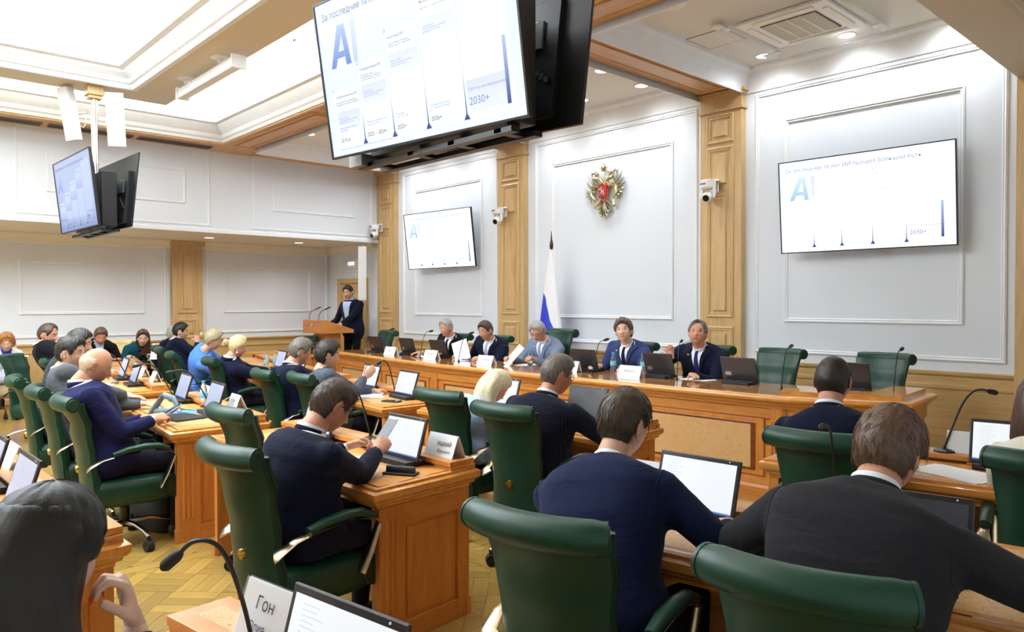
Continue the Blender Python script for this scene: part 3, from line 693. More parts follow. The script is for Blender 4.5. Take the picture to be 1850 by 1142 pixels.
# ---------------------------------------------------------------- rostrum
RP = [(-10.35, 5.80), (-8.85, 5.62), (-7.35, 5.46), (-5.9, 5.44), (-4.5, 5.46), (-2.85, 5.52), (-2.02, 5.84), (-2.1, 6.62)]
def rostrum():
    t = thing('rostrum', 'long polygonal oak rostrum with burl panels and fluted pilasters', 'rostrum', (0, 0, 0))
    Z = .86
    back = [(p[0], p[1]+.84) for p in RP[:-2]]+[(-2.28, 6.62)]
    top = MB().prism(RP+[(-2.4, 6.66)]+back[::-1][1:], Z-.03, Z); tp = top.obj('table_top', 'desktop', t, smooth=0, bev=.003)
    m = MB(); sweep(m, RP, [(-.06, Z-.002), (0.01, Z-.002), (.03, Z-.012), (.035, Z-.03), (.03, Z-.046), (.012, Z-.058), (.0, Z-.06), (-.005, Z-.08), (-.025, Z-.09), (-.03, Z-.11), (-.06, Z-.11)]); m.obj('edge_moulding', 'roll_wood', t, fixn=True, smooth=50)
    # raised strip at the back edge of the front lip
    m = MB(); sweep(m, RP[:-1], [(-.16, Z), (-.16, Z+.001), (-.175, Z+.001), (-.175, Z)]); m.obj('inlay_line', 'inlay', tp, fixn=True, smooth=0)
    m = MB(); sweep(m, RP[5:], [(-.05, Z), (-.05, Z+.035), (-.30, Z+.035), (-.30, Z)]); m.obj('raised_lip', 'roll_wood', t, fixn=True, smooth=20)
    m = MB(); sweep(m, RP, [(-.06, .0), (-.06, Z-.1), (-.10, Z-.1), (-.10, 0), (-.06, 0)]); bd = m.obj('front_board', 'desk_x', t, fixn=True, smooth=0)
    m = MB(); sweep(m, RP, [(-.06, 0), (-.005, 0), (-.005, .10), (-.02, .12), (-.03, .16), (-.06, .16)]); m.obj('plinth', 'desk_x', t, fixn=True, smooth=20)
    m = MB(); sweep(m, RP, [(-.06, Z-.2), (-.045, Z-.2), (-.04, Z-.19), (-.045, Z-.1), (-.06, Z-.1)]); m.obj('frieze', 'desk_x', t, fixn=True, smooth=20)
    for i in range(len(RP)-2):
        a, b = Vector(RP[i]), Vector(RP[i+1]); L = (b-a).length; u = (b-a)/L; n = Vector((u.y, -u.x))
        def slab(u0, u1, z0, z1, o0, o1):
            p, q = a+u*u0, a+u*u1; mb = MB()
            return mb.prism([tuple(p+n*o0), tuple(q+n*o0), tuple(q+n*o1), tuple(p+n*o1)], z0, z1)
        pl = slab(L-.1, L-.0, .16, Z-.11, -.06, -.035).obj('pilaster', 'desk_z', t, smooth=0); slab(0, .04, .16, Z-.11, -.06, -.035).obj('pilaster', 'desk_z', t, smooth=0)
        for k in range(4):
            p = a+u*(L-.085+.022*k)-n*.035; MB().tube([(p.x, p.y, .22), (p.x, p.y, Z-.22)], [.006]*2, 8).obj('flute', 'desk_z', pl)
        u0, u1, z0, z1 = .1, L-.16, .19, Z-.205
        for (e, o, mt, nm) in ((0, -.045, 'desk_z', 'panel_frame'), (.07, -.042, 'inlay', 'dark_band'), (.11, -.039, 'burl', 'burl_panel')):
            slab(u0+e, u1-e, z0+e*.5, z1-e*.5, -.06, o).obj(nm, mt, t, smooth=0, bev=.002)
    # right end
    a, b = Vector(RP[-2]), Vector(RP[-1]); u = (b-a).normalized(); n = Vector((u.y, -u.x)); L = (b-a).length
    p, q = a+u*.1, a+u*(L-.1); MB().prism([tuple(p-n*.06), tuple(q-n*.06), tuple(q-n*.045), tuple(p-n*.045)], .2, Z-.22).obj('end_panel', 'desk_z', t, smooth=0, bev=.003)
    return t
rostrum()
def side_desk():
    t = thing('secretary_desk', 'small orange desk with overhanging top left of the lectern', 'desk', (-11.75, 5.55, 0), R(20))
    MB().box2((-.8, 0, .72), (.75, .62, .76)).obj('desk_top', 'roll_wood', t, smooth=0, bev=.008)
    MB().box2((-.7, .08, .1), (.68, .11, .72)).obj('front_board', 'desk_x', t, smooth=0)
    for x in (-.7, .66): MB().box2((x, .08, 0), (x+.04, .55, .72)).obj('end_panel', 'desk_z', t, smooth=0)
side_desk()
def lectern():
    t = thing('lectern', 'wooden speaking lectern with slanted sides and gilt crest', 'lectern', (-12.02, 6.3, .14))
    m = MB(); w = .345
    pr = [(0, .93), (0, 1.16), (.08, 1.165), (.63, .99), (.63, .93)]
    for s in (-1, 1):
        mb = MB(); mb.add([(s*w, y, z) for y, z in pr]+[(s*(w-.025), y, z) for y, z in pr], [(0, 1, 2, 3, 4), (9, 8, 7, 6, 5)]+[(i, 5+i, 5+(i+1) % 5, (i+1) % 5) for i in range(5)]); mb.obj('side_panel', 'desk_y', t, fixn=True, smooth=0)
    MB().box2((-w+.025, .001, .931), (w-.025, .025, 1.158)).obj('front_panel', 'desk_x', t, smooth=0); MB().box2((-w+.025, .025, .932), (w-.025, .628, .955)).obj('bottom_panel', 'desk_x', t, smooth=0)
    m = MB(); m.add([(-w+.03, .09, 1.14), (w-.03, .09, 1.14), (w-.03, .62, .97), (-w+.03, .62, .97), (-w+.03, .09, 1.12), (w-.03, .09, 1.12), (w-.03, .62, .95), (-w+.03, .62, .95)], [(0, 1, 2, 3), (7, 6, 5, 4), (0, 4, 5, 1), (1, 5, 6, 2), (2, 6, 7, 3), (3, 7, 4, 0)]); m.obj('reading_board', 'desktop', t, fixn=True, smooth=0)
    m = MB().box2((-.22, .14, .04), (.22, .44, .93)); m.obj('pedestal', 'desk_z', t, smooth=0, bev=.01)
    MB().box2((-.32, .05, 0), (.32, .6, .05)).obj('base', 'desk_x', t, smooth=0, bev=.008)
    m = MB(); 
    for s in (-1, 1):
        m.ell((s*.028, -.008, 1.07), (.012, .006, .03)); m.ell((s*.016, -.008, 1.095), (.014, .006, .012)); m.ell((s*.03, -.008, 1.03), (.012, .006, .014))
    m.ell((0, -.01, 1.06), (.016, .008, .03)); m.ell((0, -.008, 1.115), (.012, .006, .01)); m.ell((0, -.008, 1.015), (.014, .006, .012))
    m.obj('gilt_crest', 'gold', t)
lectern()
# ================================================================== SCREENS
TM = rot_from(Vector((1, 0, 0)), Vector((0, 0, 1)), Vector((0, -1, 0)))
TXC = {}
def slide_text(parent, s, size, mat, loc):
    key = (s, round(size, 4), mat)
    if key in TXC:
        o = bpy.data.objects.new('slide_lettering', TXC[key]); COL.objects.link(o); o.parent = parent; o.matrix_local = Matrix.Translation(loc) @ TM.to_4x4(); return o
    o = txt('slide_lettering', s, size, mat, parent, loc, TM); TXC[key] = o.data; return o
def quad(mb, x0, x1, z0, z1, y): mb.add([(x0, y, z0), (x1, y, z0), (x1, y, z1), (x0, y, z1)], [(0, 1, 2, 3)])
def slide(scr, w, h, y, st, full=True):
    T = {'near': ('slide_card', 'slide_panel', 'ai_blue', 'ai_pale', 'slide_text', 'year_blue'), 'wall': ('slide_card_bright', 'slide_panel_bright', 'ai_blue_bright', 'slide_panel', 'slide_text_bright', 'slide_text_bright'),
         'far': ('far_card', 'far_slide', 'ai_blue', 'far_card', 'far_text', 'far_text')}[st]
    X = lambda s: -w/2+w*s
    Z = lambda t: h/2-h*t
    cs = [.05, .215, .385, .565, .75]; ce = [.205, .375, .555, .74, .955]; tops = [.575, .45, .32, .19, .10]
    for k in range(5):
        m = MB(); quad(m, X(cs[k]), X(ce[k]), Z(.93), Z(tops[k]), y-.001); m.obj('slide_card', T[0], scr, smooth=0)
        if k < 4:
            m = MB(); quad(m, X(cs[k]+.008), X(ce[k]-.008), Z(tops[k]+.27), Z(tops[k]+.14), y-.0015); m.obj('slide_panel', T[1], scr, smooth=0)
    m = MB(); quad(m, X(.755), X(.945), Z(.92), Z(.74), y-.0015); m.obj('slide_panel', T[1], scr, smooth=0)
    # AI letters
    m = MB(); a0, a1, zt, zb = X(.06), X(.185), Z(.17), Z(.43)
    am = (a0+a1)/2+.02*w
    m.add([(a0, y-.002, zb), (a0+.03*w, y-.002, zb), (am+.001, y-.002, zt-.06*h), (am-.02*w, y-.002, zt), (am+.022*w, y-.002, zt), (a1, y-.002, zb), (a1-.03*w, y-.002, zb)], [(0, 1, 2, 3), (3, 2, 4), (2, 6, 5, 4)])
    quad(m, a0+.04*w, a1-.035*w, zb+.055*h, zb+.095*h, y-.0021); m.obj('letter_a', T[2], scr, smooth=0)
    m = MB(); quad(m, X(.2), X(.225), Z(.43), Z(.17), y-.002); m.obj('letter_i', T[3], scr, smooth=0)
    # spikes between columns and the bar at the right
    for k, s in enumerate([.21, .38, .56, .745]):
        m = MB(); m.add([(X(s-.014), y-.002, Z(.955)), (X(s+.014), y-.002, Z(.955)), (X(s+.003), y-.002, Z(.92)), (X(s), y-.002, Z(.72-.02*k)), (X(s-.003), y-.002, Z(.92))], [(0, 1, 2, 3, 4)]); m.obj('spike', 'spike_blue', scr, smooth=0)
    m = MB(); quad(m, X(.925), X(.94), Z(.92), Z(.56), y-.002); m.obj('slide_bar', 'spike_blue', scr, smooth=0)
    slide_text(scr, 'За последние 10 лет ИИ прошел большой путь', .062*h, T[4], (X(.035), y-.003, Z(.115)))
    hd = ['Специализированный ИИ', 'Генеративный ИИ', 'Агентный ИИ', 'Физический ИИ']
    yr = ['2010-е', '2023 – 2024+', '2025+', '2026+']
    nt = ['Накопление глубокого\nобучения', 'Начало стремительного\nразвития ГенИИ', 'Развитие\nагентного ИИ', 'Активное действие\nв физическом мире']
    bd = ['ИИ работает над конкретными\nзадачами по заданным правилам', 'ИИ создает контент\nи автоматизирует задачи на\nоснове накопленных знаний', 'Самостоятельно планирует\nи действует в цифровом мире', 'Действует в физическом мире']
    for k in range(4):
        x = X(cs[k]+.012)
        slide_text(scr, hd[k], (.0185 if k == 0 else .024)*h, T[4], (x, y-.003, Z(tops[k]+.05)))
        slide_text(scr, yr[k], .036*h, T[4], (x, y-.003, Z(.915)))
        slide_text(scr, str(k+1), .03*h, T[4], (X(cs[k])-.004, y-.003, Z(tops[k]+.005)))
        if full:
            slide_text(scr, nt[k], .017*h, T[5], (x+.006, y-.003, Z(.83))); slide_text(scr, bd[k], .0145*h, T[4], (x, y-.003, Z(tops[k]+.085)))
            slide_text(scr, 'Статья Колбот\nначал революции и показал\nвозможности основы', .0145*h, T[5], (x+.006, y-.003, Z(tops[k]+.19)))
    slide_text(scr, 'Прогноз исследователей', .024*h, T[5], (X(.762), y-.003, Z(.80)))
    slide_text(scr, '2030+', .062*h, T[5], (X(.762), y-.003, Z(.88)))
    if full: slide_text(scr, '* Когда событие еще не произошло и основано на прогнозах, отражение по состоянию', .013*h, T[5], (X(.05), y-.003, Z(.965)))
    if st == 'near':
        m = MB()
        for (cx, cz, rx, rz, an) in ((.83, .30, .05, .19, .5), (.85, .32, .045, .2, -.5)):
            pts = []
            for i in range(33):
                a = 2*PI*i/32; u, v = rx*w*math.cos(a), rz*h*math.sin(a); pts.append((X(cx)+u*math.cos(an)-v*math.sin(an), y-.002, Z(cz)+u*math.sin(an)+v*math.cos(an)))
            for i in range(32):
                p, q = Vector(pts[i]), Vector(pts[i+1]); c = Vector((X(cx), y-.002, Z(cz))); m.add([p, q, c+(q-c)*.8, c+(p-c)*.8], [(0, 1, 2, 3)])
        m.obj('orbit_rings', 'slide_panel', scr, smooth=0)
def tv(label, w, h, center, yaw, tilt, st, bg, full=True, group=None, back=True):
    t = thing('display_screen', label, 'screen', center, 0, group); t.rotation_euler = (tilt, 0, yaw)
    d = .06; b = .011
    m = MB(); m.box2((-w/2, 0, -h/2), (w/2, .018, h/2)); m.box2((-w/2+.12, .018, -h/2+.06), (w/2-.12, d, h/2-.14)); m.obj('casing', 'tv_black', t, smooth=0, bev=.003)
    m = MB(); f = [(-w/2, -h/2), (-w/2, h/2), (w/2, h/2), (w/2, -h/2)]; sweep(m, f, [(0, 0), (0, .012), (b, .012), (b, 0)], closed=True)
    planar(m, 'F', 0).obj('bezel', 'tv_black', t, fixn=True, smooth=0)
    m = MB(); quad(m, -w/2+b, w/2-b, -h/2+b, h/2-b, -.004); sc = m.obj('screen_panel', bg, t, smooth=0)
    slide(sc, w-2*b, h-2*b, -.004, st, full)
    if st == 'wall':
        m = MB(); m.box2((-.25, d, -.2), (.25, d+.03, .2)); m.box2((-.1, d+.03, -.12), (.1, YF-center[1]-.03, .12)); m.obj('wall_bracket', 'dark_grey', t, smooth=0)
    return t
tv('large wall screen showing a white slide, right of the wooden pilaster', 1.62, .93, (-2.94, 7.27, 2.565), R(2), R(5), 'wall', 'slide_bg_bright', group=None)
tv('smaller looking wall screen with a slide left of the emblem wall', 1.6, .916, (-9.56, 7.235, 2.62), R(4.9), R(7), 'wall', 'slide_bg_bright')
def cluster(cx, cy, zc, near):
    w, h = 1.5, .86
    tl = R(8.7 if near else 6)
    ya = R(5.7 if near else 2)
    a = tv('hanging screen nearest the camera showing the AI slide' if near else 'far hanging screen with bluish slide under two white loudspeakers', w, h, (cx, cy, zc), ya, tl, 'near' if near else 'far', 'slide_bg' if near else 'far_slide', full=near)
    # the second screen seen from behind
    t = thing('display_screen', 'black back of the hanging screen turned to the rostrum, near pair' if near else 'black back of the far hanging screen turned to the rostrum', 'screen', (cx+.04, cy+.42, zc), 0); t.rotation_euler = (tl, 0, ya+PI)
    m = MB(); m.box2((-w/2, 0, -h/2), (w/2, .018, h/2)); m.box2((-w/2+.16, .018, -h/2+.05), (w/2-.16, .055, h/2-.2)); m.obj('casing', 'tv_black', t, smooth=0, bev=.003)
    m = MB(); quad(m, -w/2+.011, w/2-.011, -h/2+.011, h/2-.011, -.002); m.obj('screen_panel', 'slide_bg' if near else 'far_slide', t, smooth=0)
    m = MB()
    for k in range(6): m.box2((-w/2+.2+.03*k, .05, -.2+.02*k), (-w/2+.22+.03*k, .062, -.17+.02*k))
    m.box2((-w/2+.25, .05, -.02), (-w/2+.45, .07, .12)); m.obj('connector_block', 'dark_grey', t, smooth=0)
    m = MB().box2((-w/2+.3, .052, .1), (-w/2+.36, .058, .13)); m.obj('status_light', 'green_led', t, smooth=0)
    # mount: column, box and arms
    mt = thing('screen_mount', ('near' if near else 'far')+' ceiling column with dark bracket box between two screens', 'mount', (cx+.02, cy+.21, 0))
    MB().box2((-.09, -.09, 4.07), (.09, .09, 4.2)).obj('wood_box', 'oak', mt, smooth=0, bev=.01); MB().box2((-.07, -.07, 4.03), (.07, .07, 4.07)).obj('wood_plate', 'oak', mt, smooth=0, bev=.01)
    m = MB().lathe([(.036, zc+.1), (.036, 4.04)], 20); 
    for k in range(4): m.tube([(.04*math.cos(k*PI/2+.5), .04*math.sin(k*PI/2+.5), zc+.1), (.04*math.cos(k*PI/2+.5), .04*math.sin(k*PI/2+.5), 4.04)], .006, 6)
    m.obj('column', 'chrome', mt, fixn=True)
    bxm = MB(); bxm.box2((-.6, -.08, zc-.42), (.6, .08, zc+.2)); bxm.obj('bracket_box', 'tv_black', mt, smooth=0, bev=.006)
    m = MB(); m.box2((-.7, -.1, zc-.475), (.62, -.05, zc-.45)); m.box2((-.7, .05, zc-.475), (.62, .1, zc-.45)); 
    for x in (-.6, -.2, .15, .5): m.box2((x, -.1, zc-.47), (x+.05, .1, zc-.45)); m.box2((x, -.02, zc-.45), (x+.05, .02, zc-.40))
    m.obj('lower_rail', 'tv_black', mt, smooth=0)
    if near: MB().box2((-.74, -.14, zc-.47), (-.60, -.02, zc-.40)).obj('bracket_end', 'metal_grey', mt, smooth=0, bev=.004)
    return mt
cluster(-3.13, 2.19, 2.86, True)
cluster(-9.90, 2.16, 2.90, False)
def column_speaker(label, loc, yaw, tilt, h=.62, w=.13, side=1):
    t = thing('column_loudspeaker', label, 'loudspeaker', loc, 0, 'white column loudspeakers'); t.rotation_euler = (tilt, 0, yaw)
    m = MB(); m.prism([(-w/2, 0), (w/2, 0), (w/2-.02, .1), (-w/2+.02, .1)], -h/2, h/2); m.obj('cabinet', 'white_plastic', t, smooth=0, bev=.006)
    MB().box2((-w/2+.012, -.006, -h/2+.015), (w/2-.012, 0, h/2-.015)).obj('front_grille', 'white_paint', t, smooth=0, bev=.003)
    m = MB(); m.box2((-.05, .1, -.07), (.05, .112, .09)); m.tube([(0, .11, .0), (0, .24, .03)], .02, 10); m.tube([(.0, .105, -.1), (.04, .16, -.16), (.02, .22, -.1), (0, .235, 0)], .006, 8); m.obj('wall_bracket', 'white_plastic', t)
column_speaker('white column loudspeaker left of the far ceiling column', (-10.10, 2.12, 3.86), R(20), R(10), w=.2)
column_speaker('white column loudspeaker right of the far ceiling column', (-9.66, 2.54, 3.78), R(62), R(12), w=.2)
column_speaker('tall white column loudspeaker on the wall beside the door', (-11.72, 7.14, 2.14), R(62), R(6), h=.98, w=.15)
# ---------------------------------------------------------------- dome cameras
def ptz(label, x, z):
    t = thing('pan_tilt_camera', label, 'camera', (x, YF-.1, z), 0, 'white wall cameras on the pilasters')
    m = MB(); m.box2((-.06, -.02, -.03), (.06, 0, .12)); m.box2((-.075, -.2, .09), (.075, 0, .1)); m.obj('wall_bracket', 'white_plastic', t, smooth=0, bev=.004)
    m = MB().lathe([(.0, .0), (.07, .0), (.085, .015), (.088, .085), (.08, .09), (0, .09)], 24, (0, -.13, 0)); m.obj('base_ring', 'white_plastic', t)
    MB().box2((-.05, -.223, .045), (.02, -.214, .057)).obj('slot', 'lens_black', t, smooth=0)
    m = MB(); 
    for s in (-1, 1): MB().tube([(s*.07, -.13, .01), (s*.078, -.13, -.05), (s*.07, -.13, -.1)], [.018, .022, .018], 10).obj('yoke_arm', 'white_plastic', t)
    hd = MB().ell((0, -.13, -.085), (.064, .066, .064)); q = hd.obj('camera_head', 'white_plastic', t)
    d = Vector((.25, -1, -.35)).normalized(); c = Vector((0, -.13, -.085)); m = MB(); m.tube([c+d*.045, c+d*.085], [.047, .044], 18); m.obj('lens_barrel', 'white_plastic', q); MB().tube([c+d*.084, c+d*.088], [.038, .036], 18).obj('lens', 'lens_black', q)
ptz('white dome camera on the pilaster between emblem and large wall screen', -4.62, 2.87)
ptz('white dome camera on the pilaster right of the smaller wall screen', -8.16, 2.9)
ptz('white dome camera on the corner pilaster above the door', -11.5, 2.92)
# ---------------------------------------------------------------- air unit, access hatch, detector, screen case, sign
def air_unit():
    t = thing('ceiling_air_conditioner', 'white ceiling air conditioner with beige grille and clear deflector panels', 'air conditioner', (-3.2, 6.55, ZC))
    m = MB(); m.prism([(-.42, -.42), (.42, -.42), (.42, .42), (-.42, .42)], -.035, -.002); m.obj('panel', 'white_plastic', t, smooth=0, bev=.012)
    m = MB().box2((-.26, -.26, -.042), (.26, .26, -.034)); g = m.obj('grille_back', 'grille_dark', t, smooth=0)
    for k in range(22): MB().box2((-.25, -.25+.0235*k, -.05), (.25, -.242+.0235*k, -.04)).obj('grille_slat', 'cream_paint', g, smooth=0)
    for k in range(3): MB().box2((-.13+.12*k, -.26, -.052), (-.118+.12*k, .26, -.042)).obj('grille_bar', 'white_plastic', g, smooth=0)
    for a in range(4):
        rm = Matrix.Rotation(a*PI/2, 3, 'Z'); m = MB(); m.box((0, -.35, -.04), (.56, .05, .012)); o = MB(); o.v = [tuple(rm @ Vector(p)) for p in m.v]; o.f = m.f; o.m = m.m; o.obj('louvre', 'cream_paint', t, smooth=0, bev=.004)
        m = MB(); N = 8; P = []
        for (yy, zz) in ((-.45, -.03), (-.50, -.06), (-.555, -.085), (-.60, -.09)): P.append([tuple(rm @ Vector((-.5+i*1.0/N, yy, zz))) for i in range(N+1)])
        m.grid(P); d = m.obj('clear_deflector', 'acrylic', t); sm = d.modifiers.new('thick', 'SOLIDIFY'); sm.thickness = .004
        m = MB(); m.box((-.50, -.52, -.05), (.09, .2, .012)); o = MB(); o.v = [tuple(rm @ Vector(p)) for p in m.v]; o.f = m.f; o.m = m.m; o.obj('corner_bracket', 'white_plastic', t, smooth=0, bev=.004)
air_unit()
t = thing('ceiling_hatch', 'square flush access hatch in the ceiling beside the air conditioner', 'hatch', (-3.95, 6.35, ZC)); MB().box2((-.2, -.2, -.004), (.2, .2, 0)).obj('hatch_lid', 'ceiling_paint', t, smooth=0)
m = MB(); sweep(m, [(-.2, -.2), (-.2, .2), (.2, .2), (.2, -.2)], [(-.004, -.001), (-.004, -.005), (0, -.005), (0, -.001)], closed=True); m.obj('hatch_frame', 'grille_dark', t, fixn=True, smooth=0)
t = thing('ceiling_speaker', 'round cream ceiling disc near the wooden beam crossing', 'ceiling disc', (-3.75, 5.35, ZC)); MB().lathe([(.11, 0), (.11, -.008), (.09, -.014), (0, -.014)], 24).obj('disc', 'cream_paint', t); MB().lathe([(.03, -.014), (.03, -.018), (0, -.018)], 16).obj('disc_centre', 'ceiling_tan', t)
t = thing('smoke_detector', 'small white detector on the glowing cove ceiling', 'detector', (-7.6, 3.85, 4.5)); MB().lathe([(.06, 0), (.06, -.02), (.035, -.035), (0, -.035)], 20).obj('housing', 'white_plastic', t); MB().box2((-.02, -.06, -.03), (.02, -.055, -.01)).obj('vent', 'dark_grey', t, smooth=0)
t = thing('projection_screen_case', 'white roller screen case under the tan ceiling ring', 'screen case', (-8.3, 3.12, 4.08))
m = MB(); prof = [(-.05, -.06), (.05, -.06), (.07, -.02), (.06, .05), (-.05, .05), (-.06, -.02)]; m.add([(-.8, y, z) for y, z in prof]+[(.8, y, z) for y, z in prof], [(0, 1, 2, 3, 4, 5), (11, 10, 9, 8, 7, 6)]+[(i, (i+1) % 6, 6+(i+1) % 6, 6+i) for i in range(6)]); m.obj('case', 'white_plastic', t, fixn=True, smooth=0, bev=.01)
for x in (-.55, .45):
    m = MB().lathe([(.1, .12), (.1, .105), (.03, .1), (.03, .05)], 20, (x, -.04, 0)); m.obj('ceiling_bracket', 'white_plastic', t, fixn=True)
for x in (-.81, .81): MB().box2((x-.012, -.075, -.075), (x+.012, .085, .065)).obj('end_cap', 'white_paint', t, smooth=0, bev=.006)
t = thing('room_panel', 'small white display panel on the wall above the door', 'wall panel', (-12.62, YF-.0, 2.36)); MB().box2((-.17, -.045, -.085), (.17, 0, .085)).obj('box', 'white_plastic', t, smooth=0, bev=.006); MB().box2((-.14, -.048, -.03), (.1, -.045, .04)).obj('display', 'exit_sign_glow', t, smooth=0)
# ---------------------------------------------------------------- emblem
def emblem():
    t = thing('wall_emblem', 'gilded double-headed eagle emblem with red shield on the wall', 'emblem', (-6.28, YF-.03, 3.04)); t.scale = (1, 1, 1)
    F = lambda x, z, y=0: (x, -y, z)
    m = MB(); m.ell(F(0, .0, .02), (.075, .04, .14)); m.ell(F(0, .1, .015), (.09, .03, .05)); m.obj('breast', 'gold', t)
    for s in (-1, 1):
        m = MB(); m.tube([F(s*.02, .1, .03), F(s*.05, .15, .035), F(s*.10, .185, .035), F(s*.125, .17, .035)], [.04, .034, .03, .028], 12); m.ell(F(s*.125, .18, .035), (.036, .026, .028)); hd = m.obj('eagle_head', 'gold', t)
        m = MB().tube([F(s*.145, .19, .04), F(s*.175, .195, .04), F(s*.19, .17, .04)], [.016, .012, .003], 8); m.obj('beak', 'gold', hd)
        for k in range(4): MB().tube([F(s*.04+s*.015*k, .1+.02*k, .05), F(s*.07+s*.015*k, .08+.03*k, .05)], [.012, .004], 6).obj('neck_feather', 'silver', hd)
        # small crown
        m = MB().lathe([(.022, 0), (.026, .012), (.03, .03), (.02, .045), (0, .05)], 12, F(s*.115, .212, .03)); m.tube([F(s*.115, .262, .03), F(s*.115, .28, .03)], .004, 6); m.obj('small_crown', 'gold', t, fixn=True)
        m = MB(); m.tube([F(s*.13, .24, .02), F(s*.18, .27, .02), F(s*.215, .25, .02), F(s*.2, .225, .02)], [.012, .016, .014, .006], 8); m.obj('ribbon', 'silver', t)
        # wing
        m = MB(); m.tube([F(s*.07, .06, .02), F(s*.14, .08, .03), F(s*.2, .06, .03), F(s*.21, -.02, .03), F(s*.15, -.09, .03)], [.03, .034, .03, .026, .015], 10); wg = m.obj('wing', 'gold', t)
        for k in range(9):
            a = R(86-k*16); r0, r1 = .13, (.30 if k < 3 else .27 if k < 5 else .22 if k < 7 else .17); cx, cz = s*.14, .0
            dx, dz = math.cos(a)*s, math.sin(a)
            MB().tube([F(cx+dx*.06, cz+dz*.06, .012), F(cx+dx*r1*.7, cz+dz*r1*.75, .014), F(cx+dx*r1*.82, cz+dz*r1*.98, .01)], [(.017, .01), (.019, .01), (.004, .004)], 8).obj('feather', 'silver', wg)
        for k in range(6):
            a = R(70-k*24); cx, cz = s*.13, .0; dx, dz = math.cos(a)*s, math.sin(a)
            MB().tube([F(cx+dx*.04, cz+dz*.04, .03), F(cx+dx*.14, cz+dz*.14, .03)], [(.018, .01), (.007, .006)], 8).obj('feather', 'gold', wg)
        m = MB(); m.tube([F(s*.05, -.12, .02), F(s*.1, -.15, .025), F(s*.13, -.175, .03)], [.03, .024, .016], 8); 
        for q in (-.02, 0, .02): m.tube([F(s*.13, -.175, .03), F(s*.155, -.19+q, .04)], [.009, .004], 6)
        m.obj('claw_leg', 'gold', t)
    m = MB(); 
    for k in range(7):
        a = R(-150+20*k); m.tube([F(0, -.13, .015), F(math.cos(a)*.1, -.13+math.sin(a)*.16, .02), F(math.cos(a)*.13, -.13+math.sin(a)*.2, .015)], [(.016, .012), (.022, .012), (.008, .008)], 8)
    m.obj('tail', 'silver', t)
    for k in range(5):
        a = R(-140+25*k); MB().ell(F(math.cos(a)*.115, -.13+math.sin(a)*.19, .03), (.018, .012, .016)).obj('tail_scroll', 'gold', t)
    m = MB().lathe([(.03, 0), (.036, .02), (.045, .05), (.03, .075), (0, .085)], 14, F(0, .265, .03)); m.tube([F(0, .345, .03), F(0, .375, .03)], .005, 6); m.tube([F(-.012, .362, .03), F(.012, .362, .03)], .004, 6); m.obj('great_crown', 'gold', t, fixn=True)
    m = MB().tube([F(-.15, -.185, .04), F(-.18, -.1, .04), F(-.2, .0, .04)], [.008, .006, .005], 8); m.ell(F(-.2, .01, .04), (.012, .01, .014)); m.obj('sceptre', 'gold', t)
    m = MB().ell(F(.17, -.18, .04), (.034, .024, .034)); m.tube([F(.17, -.15, .04), F(.17, -.11, .04)], .005, 6); m.tube([F(.158, -.125, .04), F(.182, -.125, .04)], .004, 6); m.obj('orb', 'gold', t)
    sh = MB(); pl = [(-.066, .085), (.066, .085), (.066, -.075), (.03, -.085), (0, -.1), (-.03, -.085), (-.066, -.075)]
    sh.add([F(x, z, .04) for x, z in pl]+[F(x, z, .062) for x, z in pl], [tuple(range(7)), tuple(range(13, 6, -1))]+[(i, (i+1) % 7, 7+(i+1) % 7, 7+i) for i in range(7)]); so = sh.obj('shield', 'red_enamel', t, fixn=True, smooth=0)
    m = MB(); m.ell(F(.0, -.005, .066), (.028, .008, .018)); m.tube([F(.02, .0, .066), F(.034, .03, .066), F(.042, .025, .066)], [.011, .009, .005], 8); m.tube([F(-.025, 0, .066), F(-.042, -.015, .066), F(-.045, -.035, .066)], [.006, .005, .002], 6)
    for (x0, x1) in ((.02, .034), (.01, .022), (-.02, -.012), (-.026, -.034)): m.tube([F(x0, -.012, .066), F(x1, -.03, .066), F(x1-.006, -.048, .066)], [.007, .005, .004], 6)
    m.tube([F(-.005, .005, .07), F(-.008, .04, .07)], [.011, .009], 8); m.ell(F(-.008, .053, .07), (.009, .008, .010)); m.tube([F(-.03, .06, .072), F(.035, -.065, .072)], .003, 6); m.tube([F(-.02, .035, .066), F(-.05, .03, .066), F(-.052, .005, .066)], [.008, .01, .004], 6)
    m.obj('rider', 'silver', so); MB().tube([F(-.035, -.062, .066), F(0, -.07, .066), F(.04, -.06, .066)], [.006, .01, .004], 8).obj('serpent', 'dark_grey', so)
emblem()
# ---------------------------------------------------------------- flag
def flag():
    t = thing('flag', 'draped white and blue flag on a dark-tipped pole behind the rostrum', 'flag', (-6.92, 7.12, .14))
    MB().tube([(0, 0, 0), (0, 0, 2.22)], .014, 10).obj('pole', 'dark_bronze', t); MB().lathe([(.13, 0), (.13, .02), (.03, .05), (.016, .09)], 20).obj('foot', 'dark_bronze', t)
    MB().lathe([(.012, 2.18), (.026, 2.185), (.026, 2.2), (.02, 2.205), (.028, 2.225), (.024, 2.25), (.012, 2.31), (.003, 2.42)], 16).obj('finial', 'dark_bronze', t)
    m = MB(); n = 72; rows = []
    K = 90
    for j in range(K+1):
        s = j/K; z = 2.17-1.72*s; wl = .02+.31*s**.85; wr_ = .015+.26*s**1.1; row = []
        for k in range(n):
            a = 2*PI*k/n; ca = math.cos(a); x = ca*(wr_ if ca > 0 else wl); y = math.sin(a)*(.02+.07*s)+.02*s*math.sin(6*a+1)+.012*s*math.sin(11*a); row.append((x, y, z))
        rows.append(row)
    m.grid(rows, close=True)
    m.obj('cloth', 'flag_cloth', t, smooth=60)
flag()
